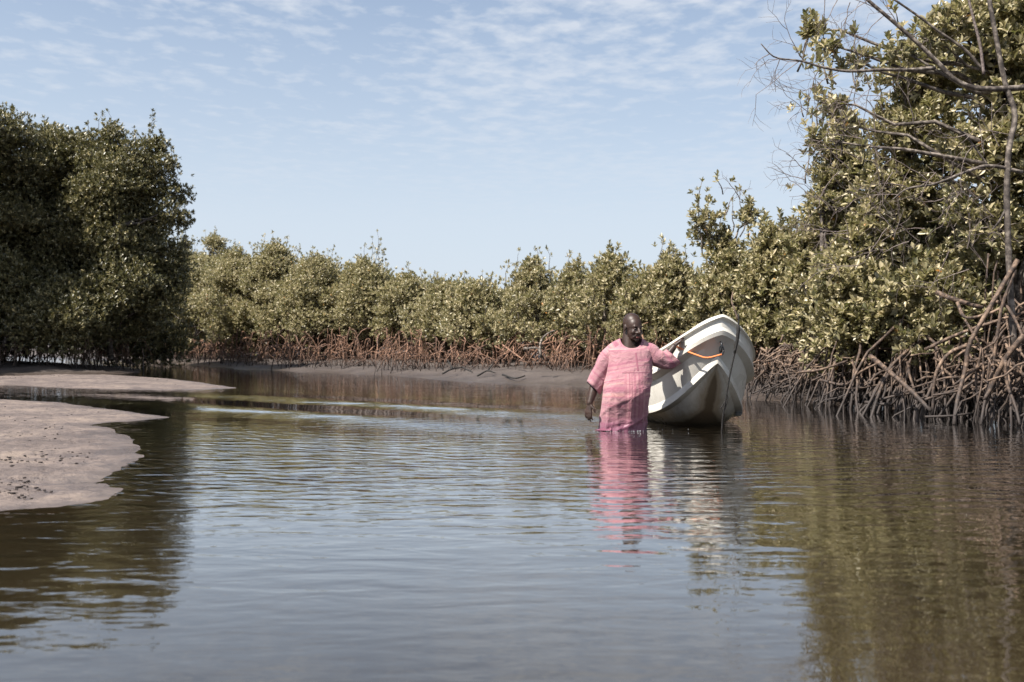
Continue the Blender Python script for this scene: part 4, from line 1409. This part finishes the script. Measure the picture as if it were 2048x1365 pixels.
def tunic_material():
    m, nt, b = new_mat("pink striped cotton")
    at = nt.nodes.new('ShaderNodeAttribute'); at.attribute_name = 'band'      # position across the stripes, metres
    a2 = nt.nodes.new('ShaderNodeAttribute'); a2.attribute_name = 'panel'
    tc = nt.nodes.new('ShaderNodeTexCoord')
    nw = N(nt, 'ShaderNodeTexNoise', _Scale=5.0, _Detail=2.0)
    nt.links.new(tc.outputs['Object'], nw.inputs['Vector'])
    v = math_node(nt, 'ADD', at.outputs['Fac'], math_node(nt, 'MULTIPLY', nw.outputs[0], 0.03))
    def stripes(scale, lo, hi, seed):
        n = N(nt, 'ShaderNodeTexNoise', noise_dimensions='1D', _Scale=scale, _Detail=3.0, _Roughness=0.7)
        nt.links.new(math_node(nt, 'ADD', v, seed), n.inputs['W'])
        return ramp(nt, n.outputs[0], [(lo, 0.0), (hi, 1.0)])
    nz_ = N(nt, 'ShaderNodeTexNoise', _Scale=9.0, _Detail=3.0)
    nt.links.new(tc.outputs['Object'], nz_.inputs['Vector'])
    base = ramp(nt, nz_.outputs[0], [(0.35, (0.28, 0.132, 0.155)), (0.65, (0.36, 0.190, 0.208))])
    c = mixc(nt, math_node(nt, 'MULTIPLY', stripes(22, 0.46, 0.64, 3.1), 0.60), base, (0.23, 0.050, 0.10))
    c = mixc(nt, math_node(nt, 'MULTIPLY', stripes(30, 0.56, 0.68, 9.7), 0.55), c, (0.48, 0.27, 0.225))
    c = mixc(nt, math_node(nt, 'MULTIPLY', stripes(90, 0.5, 0.7, 5.7), 0.25), c, (0.26, 0.085, 0.125))
    # centre panel with lengthwise stripes
    a3 = nt.nodes.new('ShaderNodeAttribute'); a3.attribute_name = 'across'
    vv = math_node(nt, 'ADD', a3.outputs['Fac'], math_node(nt, 'MULTIPLY', nw.outputs[0], 0.012))
    n5 = N(nt, 'ShaderNodeTexNoise', noise_dimensions='1D', _Scale=48.0, _Detail=3.0, _Roughness=0.7)
    nt.links.new(vv, n5.inputs['W'])
    pc = mixc(nt, ramp(nt, n5.outputs[0], [(0.44, 0.0), (0.56, 0.75)]), (0.40, 0.19, 0.21), (0.25, 0.075, 0.115))
    c = mixc(nt, math_node(nt, 'MULTIPLY', a2.outputs['Fac'], 0.75), c, pc)
    # wet hem
    sep = nt.nodes.new('ShaderNodeSeparateXYZ'); nt.links.new(tc.outputs['Object'], sep.inputs[0])
    zz = math_node(nt, 'ADD', sep.outputs[2], math_node(nt, 'MULTIPLY', nw.outputs[0], -0.10))
    wet = ramp(nt, math_node(nt, 'ADD', zz, 0.5), [(0.47, 0.85), (0.53, 0.55), (0.585, 0.0)])
    c = mixc(nt, wet, c, (0.13, 0.035, 0.075))
    nt.links.new(c, b.inputs['Base Color'])
    nt.links.new(ramp(nt, wet, [(0.0, 0.85), (0.6, 0.4)]), b.inputs['Roughness'])
    b.inputs['Sheen Weight'].default_value = 0.15
    wv = N(nt, 'ShaderNodeTexNoise', _Scale=14.0, _Detail=4.0, _Roughness=0.55, _Distortion=1.2)
    nt.links.new(tc.outputs['Object'], wv.inputs['Vector'])
    bump(nt, b, wv.outputs[0], 0.018, 0.7)
    return m


MAT_TUNIC = tunic_material()


def build_tunic():
    V = []; Fc = []; band = []; panel = []; across = []
    NS = 96
    # py, centre px, half width px, depth m, y shift
    rings = [(905, 1246, 46, 0.140, 0.00), (868, 1246, 45.5, 0.140, 0.00), (858, 1246, 45, 0.142, 0.0), (845, 1247, 44.5, 0.145, -0.0), (830, 1248, 44.5, 0.155, -0.01), (812, 1249.5, 45, 0.172, -0.025),
             (795, 1251.5, 45.5, 0.186, -0.035), (778, 1253.5, 45.5, 0.188, -0.035), (760, 1256, 45, 0.178, -0.025), (744, 1258, 45, 0.164, -0.01),
             (728, 1259, 45.5, 0.148, 0.0), (714, 1259, 46, 0.134, 0.005), (702, 1259, 45.5, 0.120, 0.01), (694, 1259, 43.5, 0.108, 0.012), (688, 1260, 39, 0.100, 0.014), (683, 1261, 32, 0.094, 0.014), (679.5, 1262, 25.5, 0.090, 0.014), (677.5, 1262, 21.5, 0.088, 0.014)]
    ctrl = np.array(rings, float)
    NR = 90
    tt = np.linspace(0, len(ctrl) - 1, NR)
    C = np.stack([np.interp(tt, np.arange(len(ctrl)), ctrl[:, i]) for i in range(5)], 1)
    for i in range(NR):
        py, cx, hw, dp, ys = C[i]
        t = i / (NR - 1)
        for k in range(NS):
            a = 2 * math.pi * k / NS            # 0 = viewer's right, 90deg = away
            ca, sa = math.cos(a), math.sin(a)
            e = 0.86
            x = math.copysign(abs(ca) ** e, ca); y = math.copysign(abs(sa) ** e, sa)
            hwm = hw * KP
            # folds: vertical drape from the chest and belly, slanting creases at the sides
            low = min(1, max(0, (py - 735) / 110))
            f = 0.0
            def ridge(q, k_): return (1 - abs(math.sin(q))) ** k_
            f += 0.016 * low * ridge(a * 3.5 + py * 0.010 + 0.25 * math.sin(py * 0.05), 3)
            f += 0.010 * low * ridge(a * 6.0 - py * 0.022 + 1.3, 3)
            f += 0.009 * ridge(py * 0.055 + a * 1.3 + 0.4, 5) * (0.35 + low)
            f += 0.006 * ridge(py * 0.035 - a * 2.1 + 2.0, 5)
            # creases fanning from the armpits
            f += 0.010 * ridge((py - 700) * 0.10 * (1 + 0.5 * ca), 4) * max(0, abs(ca) - 0.35) * (1 - low)
            # bunched wet cloth just above the water
            w8 = py - 846 - 5 * math.sin(a * 2.2)
            f += 0.007 * math.exp(-(w8 / 3.5) ** 2) * (0.5 + 0.5 * math.sin(a * 3 + 1))
            taper = min(1, (1 - t) * 6)
            f *= taper
            z_dip = 0.0
            if py < 706:      # neckline hangs lower in front
                fr = max(0, -sa)
                z_dip = -fr * 0.085 * ((706 - py) / 28.0) ** 1.5
            p = M(cx, py, 0)
            wx = p.x + x * (hwm + f); wy = MANY + ys + y * (dp + f)
            wz = EYE - (py - HZ) / F * MANY + z_dip
            V.append((wx, wy, wz)); band.append((py * KP) + 0.02 * x + 0.012 * math.sin(a * 2 + py * 0.04))
            qx = CX + wx / wy * F
            panel.append(1.0 if (sa < -0.2 and 746 < py < 850 and 1249 < qx < 1291) else 0.0); across.append(wx)
    for i in range(NR - 1):
        for k in range(NS):
            k2 = (k + 1) % NS
            Fc.append((i * NS + k, i * NS + k2, (i + 1) * NS + k2, (i + 1) * NS + k))
    # sleeves
    def sleeve(path, rad, flat, updir, n=34, sides=40, seed=0.0, cufftilt=Vector((0, 0, 0))):
        pts = curve_pts(path, n)
        tg = np.gradient(pts, axis=0); tg /= np.linalg.norm(tg, axis=1)[:, None]
        off = len(V)
        for i in range(n):
            t = i / (n - 1)
            u = np.array(tuple(updir)); u = u - tg[i] * np.dot(u, tg[i]); u /= np.linalg.norm(u)
            w = np.cross(tg[i], u)
            r = np.interp(t, np.linspace(0, 1, len(rad)), rad)
            fl = np.interp(t, [0, 1], flat)
            for k in range(sides):
                a = 2 * math.pi * k / sides
                f = 1 + (0.055 * math.sin(a * 3 + t * 5 + seed) + 0.035 * math.sin(a * 7 - t * 9 + seed)) * (0.3 + t) + 0.045 * math.sin(t * 16 + a * 2 + seed)
                p = pts[i] + (u * math.cos(a) * r + w * math.sin(a) * r * fl) * f
                p = p + tg[i] * (np.dot(np.array(tuple(cufftilt)), u * math.cos(a) + w * math.sin(a))) * t
                V.append(tuple(p)); panel.append(0.0); across.append(0.0); band.append(3.0 + seed + t * np.linalg.norm(pts[-1] - pts[0]) + 0.01 * math.sin(a))
        for i in range(n - 1):
            for k in range(sides):
                k2 = (k + 1) % sides
                Fc.append((off + i * sides + k, off + (i + 1) * sides + k, off + (i + 1) * sides + k2, off + i * sides + k2))
    sleeve([M(1242, 694, 0.01), M(1227, 703, 0.0), M(1212, 723, 0.0), M(1199, 750, 0.01), M(1186, 776, 0.0)], [0.060, 0.072, 0.074, 0.076, 0.078], [0.95, 0.72], Vector((-0.8, 0, 0.5)), seed=0.4, cufftilt=Vector((0.03, 0, 0)))
    sleeve([M(1280, 695, 0.01), M(1298, 703, 0.0), M(1314, 715, -0.01), M(1331, 720, -0.01), M(1347, 714.5, 0.0)], [0.060, 0.074, 0.078, 0.078, 0.082], [0.95, 0.72], Vector((0.1, 0, 1)), seed=2.1, cufftilt=Vector((0, 0, -0.045)))
    o = mesh_obj('tunic', V, Fc, MAT_TUNIC, man, attrs={'band': ('POINT', band), 'panel': ('POINT', panel), 'across': ('POINT', across)})
    s = o.modifiers.new('thickness', 'SOLIDIFY'); s.thickness = 0.004; s.offset = 0
    # neck placket and yoke seam
    def strip(name, pl, w, nrm=Vector((0.1, -1, 0))):
        g_ = Geo(); g_.tube(pl, w, 6); return g_.build(name, MAT_TUNIC, o)
    return o


tunic = build_tunic()
mat_trim = simple_mat("deeper pink trim", (0.26, 0.09, 0.125), 0.8)


def on_tunic(px, py):
    """snap a photograph point onto the front of the tunic"""
    org = Vector((0, 0, EYE)) - wloc(tunic)
    d = (P(px, py, MANY) - Vector((0, 0, EYE))).normalized()
    ok, loc, nrm, idx = tunic.ray_cast(org, d)
    return (loc + wloc(tunic) - d * 0.003) if ok else P(px, py, MANY - 0.16)


def trim_path(name, pxs, w, n=12):
    """a thin flat strip of cloth stitched on the front of the tunic"""
    xs = [p[0] for p in pxs]; ys = [p[1] for p in pxs]
    t = np.linspace(0, len(pxs) - 1, n)
    A = [on_tunic(np.interp(q, range(len(xs)), xs) - w, np.interp(q, range(len(ys)), ys)) for q in t]
    Bp = [on_tunic(np.interp(q, range(len(xs)), xs) + w, np.interp(q, range(len(ys)), ys)) for q in t]
    mesh_obj(name, A + Bp, [(i, i + 1, n + i + 1, n + i) for i in range(n - 1)], mat_trim, tunic)


bpy.context.view_layer.update()
trim_path('neck_placket', [(1271.5, 706), (1273.5, 722), (1276, 742)], 1.6)
for nm, a_, b_ in (('yoke_seam', (1244, 746), (1302, 745)),):
    n = 14
    A = [on_tunic(np.interp(q, [0, 1], [a_[0], b_[0]]), np.interp(q, [0, 1], [a_[1], b_[1]]) - 0.5) for q in np.linspace(0, 1, n)]
    Bp = [on_tunic(np.interp(q, [0, 1], [a_[0], b_[0]]), np.interp(q, [0, 1], [a_[1], b_[1]]) + 0.5) for q in np.linspace(0, 1, n)]
    mesh_obj(nm, A + Bp, [(i, i + 1, n + i + 1, n + i) for i in range(n - 1)], mat_trim, tunic)

# wet hem floating out behind him on the surface
def hem():
    V = []; Fc = []
    n, mrow = 14, 5
    for i in range(n):
        t = i / (n - 1)
        base = Vector((P(1204 + 30 * t * 0.4, 860, 8.84).x, MANY - 0.02 - 0.13 * t, 0.0))
        L_ = 0.10 * math.sin(math.pi * min(1, t * 1.15 + 0.08)) + 0.01
        for j in range(mrow):
            s = j / (mrow - 1)
            V.append((base.x + 0.015 - L_ * s, base.y - 0.02 * s, 0.022 * (1 - s) + 0.006 * math.sin(i * 1.3) * (1 - s) + 0.004))
    for i in range(n - 1):
        for j in range(mrow - 1):
            Fc.append((i * mrow + j, i * mrow + j + 1, (i + 1) * mrow + j + 1, (i + 1) * mrow + j))
    mesh_obj('floating_hem', V, Fc, simple_mat('wet pink cotton', (0.15, 0.05, 0.08), 0.45), tunic)


hem()

# froth and drops where he breaks the surface
mf, ntf, bf = new_mat("water drops")
bf.inputs['Base Color'].default_value = (0.7, 0.72, 0.74, 1); bf.inputs['Roughness'].default_value = 0.15; bf.inputs['Transmission Weight'].default_value = 0.6
MAT_FOAM = mf
g = Geo()
rf = random.Random(4)
for i in range(95):
    if i < 75:
        a = rf.uniform(math.pi * 0.95, math.pi * 2.05)
        x = MANX - 0.01 + math.cos(a) * rf.gauss(0.225, 0.012); y = MANY + math.sin(a) * rf.gauss(0.175, 0.014)
    elif i < 80:
        x = MANX + rf.uniform(0.2, 0.62); y = MANY - 0.05 + rf.uniform(-0.10, 0.22)
    else:
        x = MANX - rf.uniform(0.2, 1.0); y = MANY + rf.uniform(-0.1, 0.35)
    r = rf.choice((0.0015, 0.002, 0.003, 0.004))
    g.ell((x, y, r * 0.3 + (rf.random() ** 4) * 0.004), (r, r, r * 0.8), None, 5, 3)
fo = g.build('foam', MAT_FOAM, loc=(MANX, MANY, 0))
tag(fo, 'froth and drops of water around the wading man', kind='stuff')

# crumbs and bits of leaf litter on the sandbars
g = Geo()
for i in range(1500):
    px, py = (rf.uniform(-60, 280), rf.uniform(806, 1015))
    if rf.random() < 0.15: px, py = rf.uniform(0, 450), rf.uniform(753, 777)
    X_, Y_ = G(px, py)
    poly = BAR1 if py > 790 else BAR2
    a_ = np.array([X_]); b_ = np.array([Y_])
    if not inside(a_, b_, poly)[0]: continue
    if seg_dist(a_, b_, poly + [poly[0]])[0] < 0.3: continue
    s = seg_dist(a_, b_, poly + [poly[0]])[0]
    top = 0.045 if poly is BAR1 else 0.09
    sl = 0.045 if poly is BAR1 else 0.06
    z = top * (1 - math.exp(-s * sl / top))
    if nz(X_, Y_, 1.3, 4.0) < rf.uniform(-0.25, 0.35): continue
    r = rf.choice((0.003, 0.004, 0.006, 0.009))
    g.ell((X_, Y_, z + r * 0.2), (r * rf.uniform(1, 2.4), r, r * 0.6), Matrix.Rotation(rf.random() * 3, 3, 'Z'), 5, 3)
de = g.build('debris', simple_mat('dark mud crumbs', (0.03, 0.022, 0.02), 0.9), loc=(G(100, 900)[0], G(100, 900)[1], 0.03))
tag(de, 'small dark crumbs of mud and litter scattered on the sand', kind='stuff')

# snags and dead twigs lying on the middle mud bank
for i, (label, pths) in enumerate([
    ('curved dead branch hooping up out of the roots left of the man', [[(1083, 716, 19.6), (1080, 700, 19.6), (1082, 683, 19.8), (1093, 669, 20), (1110, 661, 20)], [(1048, 698, 20), (1075, 697, 19.8), (1082, 715, 19.7)]]),
    ('pale straight dead branch leaning down to the mud from the roots', [[(1005, 690, 22), (1025, 705, 21.6), (1050, 722, 21.2)]]),
    ('dark spindly twigs lying on the open mud slope', [[(885, 748, 21.8), (905, 738, 22), (925, 735, 22.2)], [(905, 738, 22), (895, 720, 22.2)], [(925, 735, 22.2), (945, 745, 21.8)]]),
    ('small dark snag in the mud at the edge of the water', [[(955, 752, 21), (975, 742, 21.2), (990, 746, 21)], [(975, 742, 21.2), (985, 730, 21.4)], [(1005, 750, 20.5), (1030, 757, 20), (1050, 752, 20.2)]]),
]):
    p0 = P(*pths[0][0])
    T = empty('dead_branch', (p0.x, p0.y, p0.z), label, 'dead branch')
    for p in pths:
        limb('branch_piece', p, 0.03 if i == 0 else 0.02, 0.013, [MAT_BARK, MAT_ROOT, MAT_DARKSTICK, MAT_DARKSTICK][i], T, n=10, sides=5, wob=0.2)
